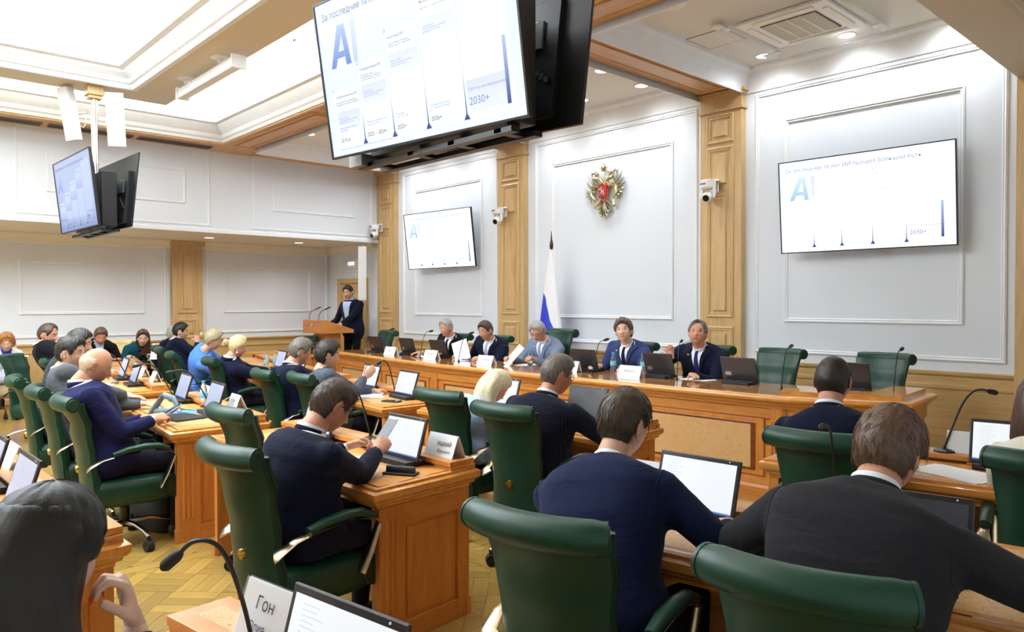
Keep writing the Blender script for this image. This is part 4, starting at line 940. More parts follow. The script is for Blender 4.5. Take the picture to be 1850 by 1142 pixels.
# ================================================================== TABLE ITEMS (built once, then copied)
PROTO = {}
def once(key, build, loc, rz, label, group=None):
    if key not in PROTO:
        o = build(label); PROTO[key] = o; o.location = loc; o.rotation_euler = (0, 0, rz)
        if group: o['group'] = group
        return o
    return dup(PROTO[key], loc, rz, label, group)
def b_laptop(screen):
    def f(label):
        t = thing('laptop', label, 'laptop'); th = R(17)
        m = MB(); m.box2((-.155, -.055, .004), (.155, .065, .03)); m.box2((-.13, .05, 0), (.13, .12, .02)); m.box2((-.12, -.05, 0), (.12, -.03, .006)); m.obj('base', 'black_plastic', t, smooth=0, bev=.005)
        RX = Matrix.Rotation(-th, 3, 'X')
        def tr(mb):
            o = MB(); o.v = [tuple(RX @ Vector(p)+Vector((0, .0, .028))) for p in mb.v]; o.f = mb.f; o.m = mb.m; return o
        l = tr(MB().box2((-.175, 0, 0), (.175, .012, .225))).obj('lid', 'laptop_lid', t, smooth=0, bev=.004)
        m = MB(); quad(m, -.160, .160, .018, .207, -.001); s = tr(m).obj('screen_panel', screen, t, smooth=0)
        m = MB(); quad(m, -.160, .160, .018, .025, -.0015)
        if screen != 'laptop_dark':
            tr(m).obj('task_bar', 'laptop_bar', s, smooth=0)
            m = MB()
            for k in range(13): quad(m, -.13, -.13+.04+.05*random.random(), .19-.011*k, .192-.011*k, -.0014)
            tag(tr(m).obj('text_lines', 'laptop_text', s, smooth=0), kind='stuff')
        m = MB().tube([(.13, -.002, .216), (.13, -.004, .216)], .003, 8); tr(m).obj('webcam', 'white_plastic', l)
        tr(MB().box2((.08, .012, .05), (.14, .0128, .085))).obj('sticker', 'metal_grey', l, smooth=0)
        return t
    return f
def laptop(key, x, y, label, rz=0, screen='laptop_screen'):
    (p, a) = (on(key, x, y, .76), DESKS[key][1]) if isinstance(key, str) else ((*key, .86), 0)
    return once('lap'+screen, b_laptop(screen), p, a+rz, label, 'laptops on the tables')
def b_mic(kind):
    def f(label):
        t = thing('gooseneck_microphone', label, 'microphone')
        (MB().lathe([(.05, 0), (.05, .008), (.035, .014), (.012, .018), (.008, .03)], 20) if kind != 'ros' else MB().lathe([(.018, 0), (.018, .004), (.009, .01), (.007, .03)], 16)).obj('base', 'black_plastic', t)
        if kind == 'desk': p = [(0, 0, .02), (.03, -.05, .14), (.06, -.10, .25), (.085, -.15, .31), (.11, -.20, .325), (.13, -.24, .315)]
        elif kind == 'fg': p = [(0, 0, .0), (.012, -.03, .12), (.035, -.075, .235), (.03, -.105, .275), (.0, -.135, .275), (-.03, -.155, .245)]
        else: p = [(0, 0, .02), (.0, .03, .18), (.0, .07, .31), (.0, .10, .345), (.0, .14, .355)]
        # smooth
        P = [Vector(q) for q in p]; out = []
        for i in range(len(P)-1):
            a, b, c, d = P[max(i-1, 0)], P[i], P[i+1], P[min(i+2, len(P)-1)]
            for k in range(4):
                u = k/4; out.append(.5*((2*b)+(c-a)*u+(2*a-5*b+4*c-d)*u*u+(3*b-a-3*c+d)*u**3))
        out.append(P[-1]); MB().tube(out, .0055 if kind != 'ros' else .0042, 8).obj('gooseneck', 'black_plastic', t)
        d = (P[-1]-P[-2]).normalized(); q = P[-1]; MB().tube([q-d*.01, q, q+d*.01, q+d*.045, q+d*.055], [.006, .011, .014, .014, .008], 12).obj('capsule', 'rubber', t)
        return t
    return f
def mic(loc, rz, label, kind='desk'): return once('mic'+kind, b_mic(kind), loc, rz, label, 'gooseneck microphones')
def plate(loc, rz, label, lines, w=.21, h=.105, soft=False):
    t = thing('nameplate', label, 'nameplate', loc, rz, 'folded name cards in clear holders'); dp = .045
    m = MB(); e = .0015
    for s in (-1, 1): m.add([(-w/2, s*dp, 0), (w/2, s*dp, 0), (w/2, s*.002, h), (-w/2, s*.002, h), (-w/2, s*(dp-.003), 0), (w/2, s*(dp-.003), 0), (w/2, 0, h-.004), (-w/2, 0, h-.004)], [(0, 1, 2, 3), (7, 6, 5, 4), (0, 4, 5, 1), (1, 5, 6, 2), (2, 6, 7, 3), (3, 7, 4, 0)])
    m.obj('card', 'paper', t, fixn=True, smooth=0)
    m = MB()
    for s in (-1, 1): m.add([(-w/2-.004, s*(dp+.003), 0), (w/2+.004, s*(dp+.003), 0), (w/2+.004, s*.004, h+.003), (-w/2-.004, s*.004, h+.003)], [(0, 1, 2, 3)])
    c = m.obj('clear_holder', 'acrylic', t, smooth=0)
    th = math.atan2(dp, h)
    for i, (tx, sz, zz, *xo) in enumerate(lines):
        M = rot_from(Vector((1, 0, 0)), Vector((0, math.sin(th), math.cos(th))), Vector((0, -math.cos(th), math.sin(th))))
        o = txt('name_lettering', tx, sz, 'ink_soft' if soft else 'ink', t, (xo[0] if xo else 0, -dp*(1-zz/h)-.0055, zz), M, 'CENTER')
    return t
def b_bottle(label):
    t = thing('water_bottle', label, 'bottle')
    MB().lathe([(.0, .0), (.028, 0), (.031, .006), (.031, .06), (.029, .065), (.031, .07), (.031, .13), (.026, .155), (.013, .185), (.012, .2)], 20).obj('bottle_body', 'clear_plastic', t)
    MB().lathe([(.0145, .192), (.0145, .212), (.012, .214), (0, .214)], 16).obj('cap', 'bottle_blue', t); MB().lathe([(.0314, .075), (.0318, .076), (.0318, .12), (.0314, .121)], 20).obj('label_band', 'label_blue', t)
    return t
def bottle(loc, label): return once('bottle', b_bottle, loc, random.random(), label, 'plastic water bottles')
def papers(loc, rz, label, w=.21, l=.297, curl=0, n=1, mat='paper'):
    t = thing('paper_sheets', label, 'paper', loc, rz)
    for k in range(n):
        m = MB(); N = 8; G = []; H = []
        a = .12*k*(1 if k % 2 else -1); ca, sa = math.cos(a), math.sin(a)
        for i in range(N+1):
            r = []; r2 = []
            for j in (0, 1):
                x, y = -w/2+w*j, -l/2+l*i/N; z = .0006+.0016*k+curl*(i/N)**2*.06; r.append((x*ca-y*sa, x*sa+y*ca, z+.001)); r2.append((x*ca-y*sa, x*sa+y*ca, z))
            G.append(r); H.append(r2)
        m.grid(G); m.grid([r[::-1] for r in H]); m.grid([[G[i][0] for i in range(N+1)], [H[i][0] for i in range(N+1)]]); m.grid([[H[i][1] for i in range(N+1)], [G[i][1] for i in range(N+1)]]); m.grid([G[0], H[0]]); m.grid([H[-1], G[-1]])
        m.obj('sheet', mat, t, fixn=True, smooth=60)
    return t
def slab(name, label, cat, loc, rz, d, mat, part, extra=None):
    t = thing(name, label, cat, loc, rz); MB().box2((-d[0]/2, -d[1]/2, 0), (d[0]/2, d[1]/2, d[2])).obj(part, mat, t, smooth=0, bev=min(.004, d[2]/3))
    if extra: extra(t)
    return t
LB = lambda k, who: laptop(*k, who)
laptop('b1', .55, .42, 'lit laptop in front of the man in glasses'); laptop('b1', -.36, .44, 'lit laptop behind the face of the man in glasses')
laptop('a2', .58, .4, 'lit laptop at the right end of the grey-jacket woman\'s desk'); laptop('a2', -.22, .44, 'lit laptop behind the hand of the woman in grey')
laptop('b2', .36, .42, 'lit laptop at the right end of the bald man\'s desk', screen='laptop_screen_blue'); laptop('b2', -.54, .42, 'lit laptop beside the reaching hand on the bald man\'s desk', screen='laptop_screen_blue')
laptop('b3', .33, .4, 'lit laptop on the desk beyond the bald head, right one', screen='laptop_screen_blue'); laptop('b3', -.42, .4, 'lit laptop on the desk beyond the bald head, half hidden', screen='laptop_screen_blue')
laptop('a3', -.66, .3, 'lit laptop behind two small bottles near the blond bun', screen='laptop_screen_blue'); laptop('a3', -.05, .36, 'lit screen peeking between the two blond women')
laptop('a1', -.45, .42, 'lit laptop between the blonde hair and the pinstriped back'); laptop('a1', .42, .42, 'laptop with a dark screen before the pinstriped man', screen='laptop_dark')
laptop('b0', -.50, .41, 'large bright laptop beside the navy jacket in the foreground', rz=R(-6)); laptop('b0', .26, .30, 'dark laptop hidden by the grey suit shoulder', screen='laptop_dark')
laptop('a0', .12, .44, 'lit laptop beside the brown-haired woman'); laptop('c0', -.22, .45, 'lit laptop at the bottom edge with Cyrillic card beside it')
laptop('c1', -.30, .42, 'lit laptop cut by the left picture edge', screen='laptop_screen_blue'); laptop('c1', .32, .42, 'lit laptop just above the black hair', screen='laptop_screen_blue')
for (x, y), lab in zip([(-9.58, 6.1), (-8.78, 6.12), (-8.02, 6.1), (-5.32, 6.02), (-4.38, 6.06), (-3.54, 6.12), (-2.62, 6.28)],
                       ['dark laptop back on the rostrum in front of the standing speaker', 'dark laptop back at the empty chair left of the grey-haired man', 'dark laptop back before the grey-haired man in black', 'dark laptop back behind the short-haired pinstriped man', 'dark laptop back between the two men looking up', 'dark laptop back right of the man chewing his glasses', 'dark laptop back beside the close-cropped head']):
    laptop((x, y), 0, 0, lab, PI)
laptop((0, 0), 0, 0, 'dark laptop back on the small desk by the lectern', PI).location = (-11.5, 5.9, .76)
mic(on('b1', .08, .56, .805), 0, 'gooseneck microphone between the laptops of the man in glasses'); mic(on('a2', .25, .5, .76), 0, 'gooseneck microphone between the laptops of the woman in grey')
mic(on('b2', .12, .5, .76), R(-50), 'gooseneck microphone beside the water bottle'); mic(on('b2', -.7, .42, .76), R(-50), 'gooseneck microphone behind the reaching hand')
mic(on('b3', .1, .42, .76), R(-60), 'gooseneck microphone beside the bald forehead'); mic(on('a0', -.18, .56, .805), R(120), 'gooseneck microphone bending to the brown-haired woman')
mic((-1.67, .72, .80), R(0), 'black gooseneck microphone in the foreground over the parquet', 'fg'); mic(on('b0', -.02, .6, .805), R(189), 'microphone tip before the green chair of the close-cropped man', 'ros'); mic(on('a1', .1, .5, .76), 0, 'thin microphone before the pinstriped man'); mic(on('a3', -.3, .5, .76), R(60), 'gooseneck microphone on the blond women\'s desk')
for (x, y), r, lab in [((-9.25, 5.95), -40, 'microphone on the rostrum right of the standing speaker'), ((-8.22, 5.9), -60, 'microphone left of the grey-haired man in black'), ((-7.32, 5.85), -40, 'microphone before the man with the lilac tie'), ((-4.98, 5.72), -20, 'microphone before the curly-haired man'), ((-4.15, 6.0), 20, 'microphone before the man chewing his glasses'), ((-3.06, 5.95), 0, 'microphone before the empty rostrum chair beside the last laptop'), ((-2.25, 6.2), 0, 'microphone before the rightmost rostrum chair')]:
    mic((x, y, .86), R(r), lab, 'ros')
mic((-11.3, 5.85, .76), R(60), 'microphone on the small desk by the lectern')
m = thing('lectern_microphone', 'left slim microphone on the lectern', 'microphone', (-12.25, 6.36, 1.3), 0, 'lectern microphones')
MB().tube([(0, 0, 0), (.0, .01, .1), (.02, .05, .16), (.05, .1, .19)], .006, 8).obj('gooseneck', 'black_plastic', m); MB().tube([(.05, .1, .19), (.10, .18, .235)], [.011, .012], 10).obj('capsule', 'rubber', m)
dup(m, (-11.9, 6.36, 1.3), 0, 'right slim microphone on the lectern', 'lectern microphones')
plate(on('c0', -.55, .585, .805), DESKS['c0'][1], 'foreground nameplate with black Cyrillic letters', [('Гон', .042, .07, -.03), ('Юлия', .026, .026, -.045)], .25, .125)
plate(on('b1', .74, .585, .805), DESKS['b1'][1], 'nameplate on the desk corner right of the lit laptop', [('ицкий', .04, .055, .03), ('Юрьевич', .024, .022, .04)], .23, .11)
plate(on('b0', -.71, .585, .805), DESKS['b0'][1], 'nameplate left of the large bright laptop', [('Шилк', .045, .062), ('ил Евген', .026, .024)], .26, .12)
plate(on('b2', .45, .59, .805), DESKS['b2'][1], 'nameplate behind the laptop at the bald man\'s desk end', [('Кисет', .034, .055)], .21, .105, True); plate(on('b2', -.30, .59, .805), DESKS['b2'][1], 'nameplate behind the water bottle', [('Куз', .034, .055)], .18, .105, True)
plate(on('b3', .52, .59, .805), DESKS['b3'][1], 'nameplate on the desk beyond the bald head', [('Лобов', .03, .05)], .2, .105, True); plate(on('b3', -.12, .59, .805), DESKS['b3'][1], 'nameplate half hidden by the bald forehead', [('Ким', .03, .05)], .2, .105, True)
plate(on('c1', -.55, .585, .805), DESKS['c1'][1], 'nameplate at the left picture edge', [('Бугаев', .04, .055), ('Сергей', .022, .022)], .23, .11, True)
plate(on('a0', -.05, .60, .805), DESKS['a0'][1], 'nameplate behind the brown-haired woman\'s microphone', [('А', .04, .055, .07), ('Е', .028, .02, .07)], .24, .11); plate(on('a1', .25, .585, .805), DESKS['a1'][1], 'nameplate between the pinstriped man and dark laptop', [('Шубин', .03, .05)], .2, .1)
for (x, y), s, lab in [((-8.95, 5.92), 'Галинов', 'rostrum nameplate before the empty chair on the left'), ((-7.93, 5.88), 'Журавлев', 'rostrum nameplate before the grey-haired man in black'), ((-6.68, 5.76), 'Артамонов', 'rostrum nameplate before the man with the lilac tie'), ((-5.42, 5.86), 'Наумов', 'rostrum nameplate half hidden behind the pinstriped man'), ((-4.58, 5.84), 'Рябухин', 'rostrum nameplate between the two men looking up')]:
    plate((x, y, .86), 0, lab, [(s, .034, .055), ('Совет', .014, .024)], .27, .115, True)
bottle((-6.18, 6.0, .86), 'water bottle before the man in the pale blue suit'); bottle((-5.02, 6.1, .86), 'water bottle held by the curly-haired man'); bottle((-4.72, 6.22, .86), 'water bottle left of the laptop back between two men'); bottle(on('b2', -.1, .5, .76), 'large water bottle between two laptops'); bottle(on('a3', -.82, .2, .76), 'left of two small bottles near the blond bun'); bottle(on('a3', -.98+.06, .34, .76), 'right of two small bottles near the blond bun'); bottle((-8.2, 6.2, .86), 'water bottle behind the second rostrum nameplate')
t = thing('plastic_cup', 'clear plastic cup left of the rostrum nameplate', 'cup', (-4.85, 6.02, .86)); MB().lathe([(.0, .0), (.026, 0), (.034, .085), (.032, .085), (.025, .004), (0, .004)], 18).obj('cup_wall', 'clear_plastic', t); MB().lathe([(.034, .083), (.036, .085), (.034, .087)], 18).obj('rim', 'clear_plastic', t)
papers(on('a2', .25, .25, .76), R(60), 'loose white sheets on the grey-jacket woman\'s desk', n=3, curl=.2); papers(on('a2', -.2, .3, .76), R(80), 'open white notebook before the woman in grey', n=2)
slab('smartphone', 'dark phone on the corner of the grey-jacket woman\'s desk', 'phone', on('a2', .72, .22, .761), R(-65), (.078, .16, .012), 'black_plastic', 'phone_body', lambda t: MB().box2((-.035, -.075, .012), (.035, .075, .0125)).obj('phone_glass', 'lens_black', t, smooth=0))
papers(on('b1', .3, .2, .76), R(20), 'white sheet under the hands of the man in glasses', n=2); papers(on('b1', .02, .3, .76), R(70), 'white sheet left of the hands of the man in glasses')
def gc(t): MB().tube([(-.075, 0, .012), (.075, 0, .012)], [(.012, .03), (.012, .03)], 12).obj('case_bulge', 'black_leather', t)
slab('glasses_case', 'black soft glasses case on the front desk corner', 'case', on('b1', .78, .28, .76), R(-60+90), (.17, .07, .012), 'black_leather', 'case_body', gc)
slab('folder', 'thin black folder on the bald man\'s desk corner', 'folder', on('b2', .40, .2, .762), R(10), (.33, .24, .014), 'black_leather', 'folder_cover', lambda t: MB().box2((-.16, -.115, .002), (.168, .117, .012)).obj('folder_pages', 'dark_grey', t, smooth=0))
papers(on('b2', .12, .28, .76), R(25), 'light blue folder sheets under the eyeglasses', w=.24, l=.33, n=2, mat='paper_blue')
t = thing('eyeglasses', 'dark eyeglasses lying on the blue folder', 'eyeglasses', on('b2', .12, .24, .768), R(20))
for s in (-1, 1): MB().tube([(s*.033+.027*math.cos(a*PI/8), 0, .02+.018*math.sin(a*PI/8)) for a in range(17)], .003, 6).obj('rim', 'black_plastic', t); MB().tube([(s*.06, 0, .025), (s*.058, .12, .004)], .003, 6).obj('temple', 'black_plastic', t)
MB().tube([(-.007, 0, .024), (.007, 0, .024)], .003, 6).obj('bridge', 'black_plastic', t)
papers(on('b3', .05, .2, .76), R(60), 'white notepad on the desk beyond the bald head', w=.15, n=2); slab('smartphone', 'small dark phone on the desk beyond the bald head', 'phone', on('b3', -.05, .3, .76), R(70), (.07, .14, .01), 'black_plastic', 'phone_body', lambda t: MB().box2((-.03, -.065, .01), (.03, .065, .0105)).obj('phone_glass', 'lens_black', t, smooth=0))
papers(on('a1', -.25, .3, .76), R(15), 'broad white sheets beside the pinstriped man', w=.3, l=.42, n=2, curl=.5); papers(on('b0', -.1, .15, .76), R(30), 'white sheet half under the grey sleeve'); papers(on('a0', -.08, .24, .76), R(70), 'two overlapping white sheets before the brown-haired woman', w=.25, l=.36, n=2)
papers((-6.35, 6.12, .86), R(20), 'white pages before the man in the pale blue suit', n=3); papers((-8.35, 6.1, .86), R(80), 'white sheet under the grey-haired man\'s hand'); papers((-7.45, 6.08, .86), R(75), 'pile of pages before the man with the lilac tie', n=3, w=.25); papers((-4.0, 6.12, .86), R(85), 'white pages under the hand of the man chewing his glasses', n=2); papers((-7.0, 6.02, .86), R(60), 'pages beside the third rostrum nameplate', n=2)
slab('folder', 'grey-brown closed folder before the man with the lilac tie', 'folder', (-7.3, 6.14, .866), R(10), (.34, .24, .012), 'dark_grey', 'folder_cover', lambda t: MB().box2((-.165, -.115, .002), (.172, .117, .010)).obj('folder_pages', 'paper', t, smooth=0))
# forearm crutch leaning at the bald man's desk
t = thing('forearm_crutch', 'grey forearm crutch cuff leaning on the bald man\'s desk', 'crutch', (-5.78, 1.56, 0)); t.rotation_euler = (R(-8), R(2), R(20))
MB().tube([(0, 0, 0), (0, 0, .72)], .012, 12).obj('shaft', 'metal_grey', t); MB().tube([(0, 0, .0), (0, 0, .03)], [.022, .018], 12).obj('rubber_tip', 'rubber', t)
MB().tube([(0, 0, .60), (.03, .02, .75), (.10, .05, .90), (.13, .06, .955)], [(.018, .012), (.024, .014), (.026, .012), (.022, .010)], 10).obj('upper_arm', 'crutch_grey', t)
MB().tube([(.13, .06, .955), (.22, .075, .94), (.26, .08, .89), (.22, .075, .85), (.11, .05, .835), (.07, .04, .83)], [(.014, .022)]*6, 10).obj('cuff', 'crutch_grey', t); MB().tube([(0, -.01, .62), (-.02, -.11, .63)], [.014, .016], 10).obj('hand_grip', 'rubber', t)
t = thing('handbag', 'black bag standing on the floor under the bald man\'s desk', 'bag', (-5.62, 1.72, 0), R(15))
m = MB(); S = []
for (z, a, b) in ((0, .2, .1), (.02, .23, .12), (.15, .23, .115), (.27, .2, .07), (.31, .18, .03)): S.append([(a*math.copysign(abs(math.cos(q*PI/12))**.5, math.cos(q*PI/12)), b*math.copysign(abs(math.sin(q*PI/12))**.5, math.sin(q*PI/12)), z) for q in range(24)])
m.grid(S, close=True); m.add(S[0], [tuple(range(23, -1, -1))]); m.add(S[-1], [tuple(range(24))]); m.obj('bag_body', 'bag_black', t, fixn=True, smooth=50); MB().tube([(-.12, 0, .3), (-.1, 0, .42), (0, 0, .46), (.1, 0, .42), (.12, 0, .3)], .009, 8).obj('handle', 'bag_black', t)
# ================================================================== PEOPLE
def remesh(mb, voxel, smooth_it=4, fac=.5):
    me = mb.mesh('tmp', ['paper'], smooth=0)
    b = bmesh.new(); b.from_mesh(me); bmesh.ops.recalc_face_normals(b, faces=b.faces); b.to_mesh(me); b.free()
    o = bpy.data.objects.new('tmp', me); COL.objects.link(o)
    r = o.modifiers.new('r', 'REMESH'); r.mode = 'VOXEL'; r.voxel_size = voxel
    s = o.modifiers.new('s', 'SMOOTH'); s.iterations = smooth_it; s.factor = fac
    e = o.evaluated_get(bpy.context.evaluated_depsgraph_get()); m2 = e.to_mesh()
    out = MB(); out.v = [tuple(v.co) for v in m2.vertices]; out.f = [tuple(p.vertices) for p in m2.polygons]; out.m = [0]*len(out.f)
    e.to_mesh_clear(); bpy.data.objects.remove(o); bpy.data.meshes.remove(me)
    return out
HS = None
def head_grid():
    s = np.linspace(-1, 1, 65)[:-1]; a = PI*(.42*s+.58*s*np.abs(s)); v = np.linspace(0, PI, 46)[1:-1]
    A, V = np.meshgrid(a, v); dx, dy, dz = np.sin(V)*np.sin(A), np.sin(V)*np.cos(A), np.cos(V)
    x, y, z = .079*dx, .098*dy, .119*dz
    low = np.clip(-dz, 0, 1); x = x*(1-.20*low**1.5); y = np.where(dy < 0, y*(1-.42*low), y)
    fr = np.clip(dy, 0, 1); y = y-fr**3*.007; y = y+fr*.010*low
    m = fr**.5; fx = np.abs(x)
    t = np.clip((.024-z)/.052, 0, 1); prof = np.where(z > -.028, t**1.3, np.exp(-((z+.028)/.009)**2))
    y = y+m*.026*np.exp(-(x/(.009+.007*t))**2)*prof*(z < .03)
    y = y-m*.010*np.exp(-((fx-.033)/.016)**2-((z-.011)/.012)**2)+m*.005*np.exp(-((fx-.028)/.03)**2-((z-.033)/.010)**2)
    y = y+m*.004*np.exp(-((fx-.045)/.018)**2-((z+.022)/.02)**2)
    y = y+m*(.007*np.exp(-(x/.022)**2-((z+.060)/.012)**2)-.005*np.exp(-(x/.026)**2-((z+.060)/.0035)**2)-.003*np.exp(-(x/.03)**2-((z+.08)/.008)**2)+.010*np.exp(-(x/.024)**2-((z+.099)/.02)**2))
    return np.stack([x, y, z], -1)
HG = head_grid()
def ring_mesh(G, mi=0):
    mb = MB(); nr, nc = G.shape[:2]; mb.v = [tuple(p) for p in G.reshape(-1, 3)]
    top = G[0].mean(0)+np.array((0, 0, .001)); bot = G[-1].mean(0)-np.array((0, 0, .001)); mb.v += [tuple(top), tuple(bot)]; T = nr*nc
    mb.f = [(i*nc+j, (i+1)*nc+j, (i+1)*nc+(j+1) % nc, i*nc+(j+1) % nc) for i in range(nr-1) for j in range(nc)]
    mb.f += [(T, j, (j+1) % nc) for j in range(nc)]+[(T+1, (nr-1)*nc+(j+1) % nc, (nr-1)*nc+j) for j in range(nc)]
    mb.m = [mi]*len(mb.f); return mb
def make_head(eyes_open=True, beard=False):
    mb = ring_mesh(HG)
    for i, f in enumerate(mb.f):
        c = [sum(mb.v[q][k] for q in f)/len(f) for k in range(3)]
        if c[1] > .05 and abs(c[0]) < .023 and abs(c[2]+.060) < .0085*(1-(c[0]/.03)**2): mb.m[i] = 1
    for s in (-1, 1):
        mb.ell((s*.083, -.012, -.004), (.007, .020, .033), 0, 12, 8, Matrix.Rotation(R(-12), 3, 'X') @ Matrix.Rotation(s*R(24), 3, 'Z'))
        mb.ell((s*.079, -.004, -.020), (.009, .011, .014), 0, 8, 6)
        if eyes_open:
            mb.ell((s*.033, .0655, .011), (.0125, .0125, .0085), 2, 12, 8); mb.ell((s*.033, .0745, .0112), (.0062, .0045, .0062), 3, 10, 6)
            mb.tube([(s*.019, .076, .0155), (s*.033, .0795, .0192), (s*.047, .072, .0155)], [.0016, .003, .0016], 6, 4)
        else:
            mb.ell((s*.033, .0650, .010), (.0138, .0135, .0115), 0, 12, 8); mb.tube([(s*.020, .0735, .004), (s*.033, .0785, .0015), (s*.046, .0715, .004)], [.0016, .0028, .0016], 6, 4)
        mb.tube([(s*.014, .0835, .032), (s*.03, .0835, .0375), (s*.05, .069, .033)], [(.004, .0055), (.0045, .006), (.002, .003)], 6, 5)
        mb.ell((s*.007, .094, -.0375), (.0035, .004, .0022), 4, 8, 5)
    return mb
HEADS = {True: make_head(True), False: make_head(False)}
HL = {'short': [(0, .076), (25, .072), (42, .055), (58, .028), (68, -.004), (76, .0), (84, .03), (95, .03), (103, -.02), (115, -.075), (130, -.1), (180, -.108)],
      'receding': [(0, .10), (20, .095), (38, .085), (55, .045), (68, -.002), (76, .0), (84, .03), (95, .03), (103, -.02), (115, -.075), (130, -.1), (180, -.105)],
      'woman': [(0, .082), (25, .075), (45, .05), (62, .02), (75, -.005), (90, -.01), (103, -.04), (115, -.085), (130, -.105), (180, -.11)],
      'bald': [(0, .2), (50, .2), (66, .04), (84, .03), (95, .03), (103, -.02), (115, -.07), (130, -.09), (180, -.095)]}
_s = np.linspace(-1, 1, 65)[:-1]; AZ = np.degrees(np.abs(PI*(.42*_s+.58*_s*np.abs(_s))))[None, :]*np.ones((44, 1))
def make_hair(style, thick=.016, top=.02, seed=0, curl=0, whorl=False):
    rs = np.random.RandomState(seed); G = HG.copy(); x, y, z = G[..., 0], G[..., 1], G[..., 2]
    # smooth skull base so that face relief does not print through
    n = np.stack([x/.077**2, y/.098**2, z/.121**2], -1); n /= np.linalg.norm(n, axis=-1, keepdims=True)
    ks = HL[style]; g = z-np.interp(AZ, [k[0] for k in ks], [k[1] for k in ks])
    g = g+.006*np.sin(np.arctan2(x, y)*31+rs.rand()*6)*np.sin(np.arctan2(x, y)*13+1)
    m = np.clip((g+.004)/.022, 0, 1); m = m*m*(3-2*m)
    if style == 'bald': m = m*np.clip((.062-z)/.03, 0, 1)*np.clip((.03-y)/.02, 0, 1)
    w = np.clip((z-.0)/.09, 0, 1); t = thick*(1-w)+top*w; t = t*np.clip((z+.11)/.085, .1, 1)
    A = np.arctan2(x, y)
    strand = np.zeros_like(x)
    for k in range(5): strand += np.sin(A*(17+11*k)+z*(60+40*k)+rs.rand()*6)/(1.5+k)
    t = t*(1+.09*strand)
    if curl: t = t+curl*np.sin(A*9+z*130+rs.rand()*6)*np.sin(z*90+A*5)
    t = t+.006*m*np.clip(y/.08, 0, 1)*np.clip((z-.05)/.05, 0, 1)
    Q = G+n*((t*m)-.0045*(1-m))[..., None]+n*(.001*m)[..., None]
    return ring_mesh(Q), Q[m > .35], n[m > .35]
def strands(P, Nn, count, seed=0, length=.04, r=.0016, lift=.004):
    rs = np.random.RandomState(seed); mb = MB(); crown = np.array((.01, -.045, .12))
    ab = np.array((.077, .098, .121))
    for i in rs.randint(0, len(P), count):
        p = P[i]*1.0; L = length*(.5+rs.rand())*min(1, max(.25, (p[2]+.11)/.1)); f0 = np.linalg.norm(p/ab); pts = []; rad = []; sw = rs.randn(3)*.25
        for k in range(5):
            n = p/ab**2; n /= np.linalg.norm(n)
            if p[2] < -.088 or (p[1] > .07 and p[2] < .07): break
            fl = p-crown+sw*.05; fl = fl-n*fl.dot(n); fl /= max(1e-6, np.linalg.norm(fl))
            fl = fl+np.cross(n, fl)*sw[0]; u = k/4; pts.append(tuple(p+n*(lift*u*(.3+rs.rand()*.7)-.0008))); rad.append(r*(1-u*.8))
            p = p+fl*L/4; p = p*(f0/np.linalg.norm(p/ab)) if p[2] > -.05 else p
        if len(pts) > 1: mb.tube(pts, rad, 3)
    return mb
def hair_loft(sec, seg=40, groove=.03, seed=0):
    rs = np.random.RandomState(seed); mb = MB(); rows = []
    ph = rs.rand(4)*6
    # interpolate sections
    S = np.array(sec, float); ts = np.linspace(0, len(S)-1, (len(S)-1)*4+1); Q = np.stack([np.interp(ts, range(len(S)), S[:, k]) for k in range(5)], -1)
    for q in Q:
        z, cx, cy, rx, ry = q; r = []
        for k in range(seg):
            a = 2*PI*k/seg; f = 1+groove*(math.sin(7*a+ph[0]+z*14)+.6*math.sin(13*a+ph[1]-z*20)+.4*math.sin(19*a+ph[2]))
            r.append((cx+rx*math.cos(a)*f, cy+ry*math.sin(a)*f, z))
        rows.append(r)
    mb.grid(rows, close=True); mb.add(rows[0], [tuple(range(seg))]); mb.add(rows[-1], [tuple(range(seg-1, -1, -1))]); return mb
# ---------------------------------------------------------------- hands
def make_hand(curl, spread=.1, thumb=(.35, .2)):
    mb = MB(); mb.ell((0, .045, 0), (.041, .056, .0155), 0, 16, 10); mb.tube([(0, -.05, 0), (0, -.02, 0), (0, .02, 0)], [(.029, .021), (.029, .020), (.034, .017)], 12, up=(0, 0, 1)); mb.ell((-.024, .03, -.006), (.02, .03, .015))
    for i, (x, L, r) in enumerate(((-.030, .072, .0088), (-.0105, .080, .0092), (.0095, .075, .0088), (.028, .059, .0078))):
        p = Vector((x, .086-abs(x)*.25, .001)); d0 = Vector((x*spread*6, 1, 0)).normalized(); pts = [p-d0*.03]; rr = [r*1.08]; ang = 0; pts.append(p); rr.append(r*1.06)
        for k, fr in enumerate((.45, .32, .23)):
            ang += curl[k]*(1+.08*i); c, s = math.cos(R(ang)), math.sin(R(ang)); d = Vector((d0.x*c, d0.y*c, -s)); p = p+d*(L*fr); pts.append(p.copy()); rr.append(r*(1-.1*(k+1)))
        mb.tube(pts, rr, 10); mb.ell(pts[-1], (rr[-1],)*3, 0, 8, 6)
        for q, w in zip(pts[1:-1], rr[1:-1]): mb.ell(q, (w*1.02,)*3, 0, 8, 6)
    p = Vector((-.032, .018, -.006)); d = Vector((-.62, .75, -thumb[1])).normalized(); pts = [Vector((-.012, .0, -.003)), p]; rr = [.013, .0125]
    for k, L in enumerate((.038, .032)):
        pts.append(pts[-1]+d*L); rr.append(.0108-.001*k); d = (d+Vector((thumb[0]*1.2, .3, -thumb[1]))).normalized()
    mb.tube(pts, rr, 10)
    for q, w in zip(pts[2:], rr[2:]): mb.ell(q, (w,)*3, 0, 8, 6)
    return remesh(mb, .0048, 3)
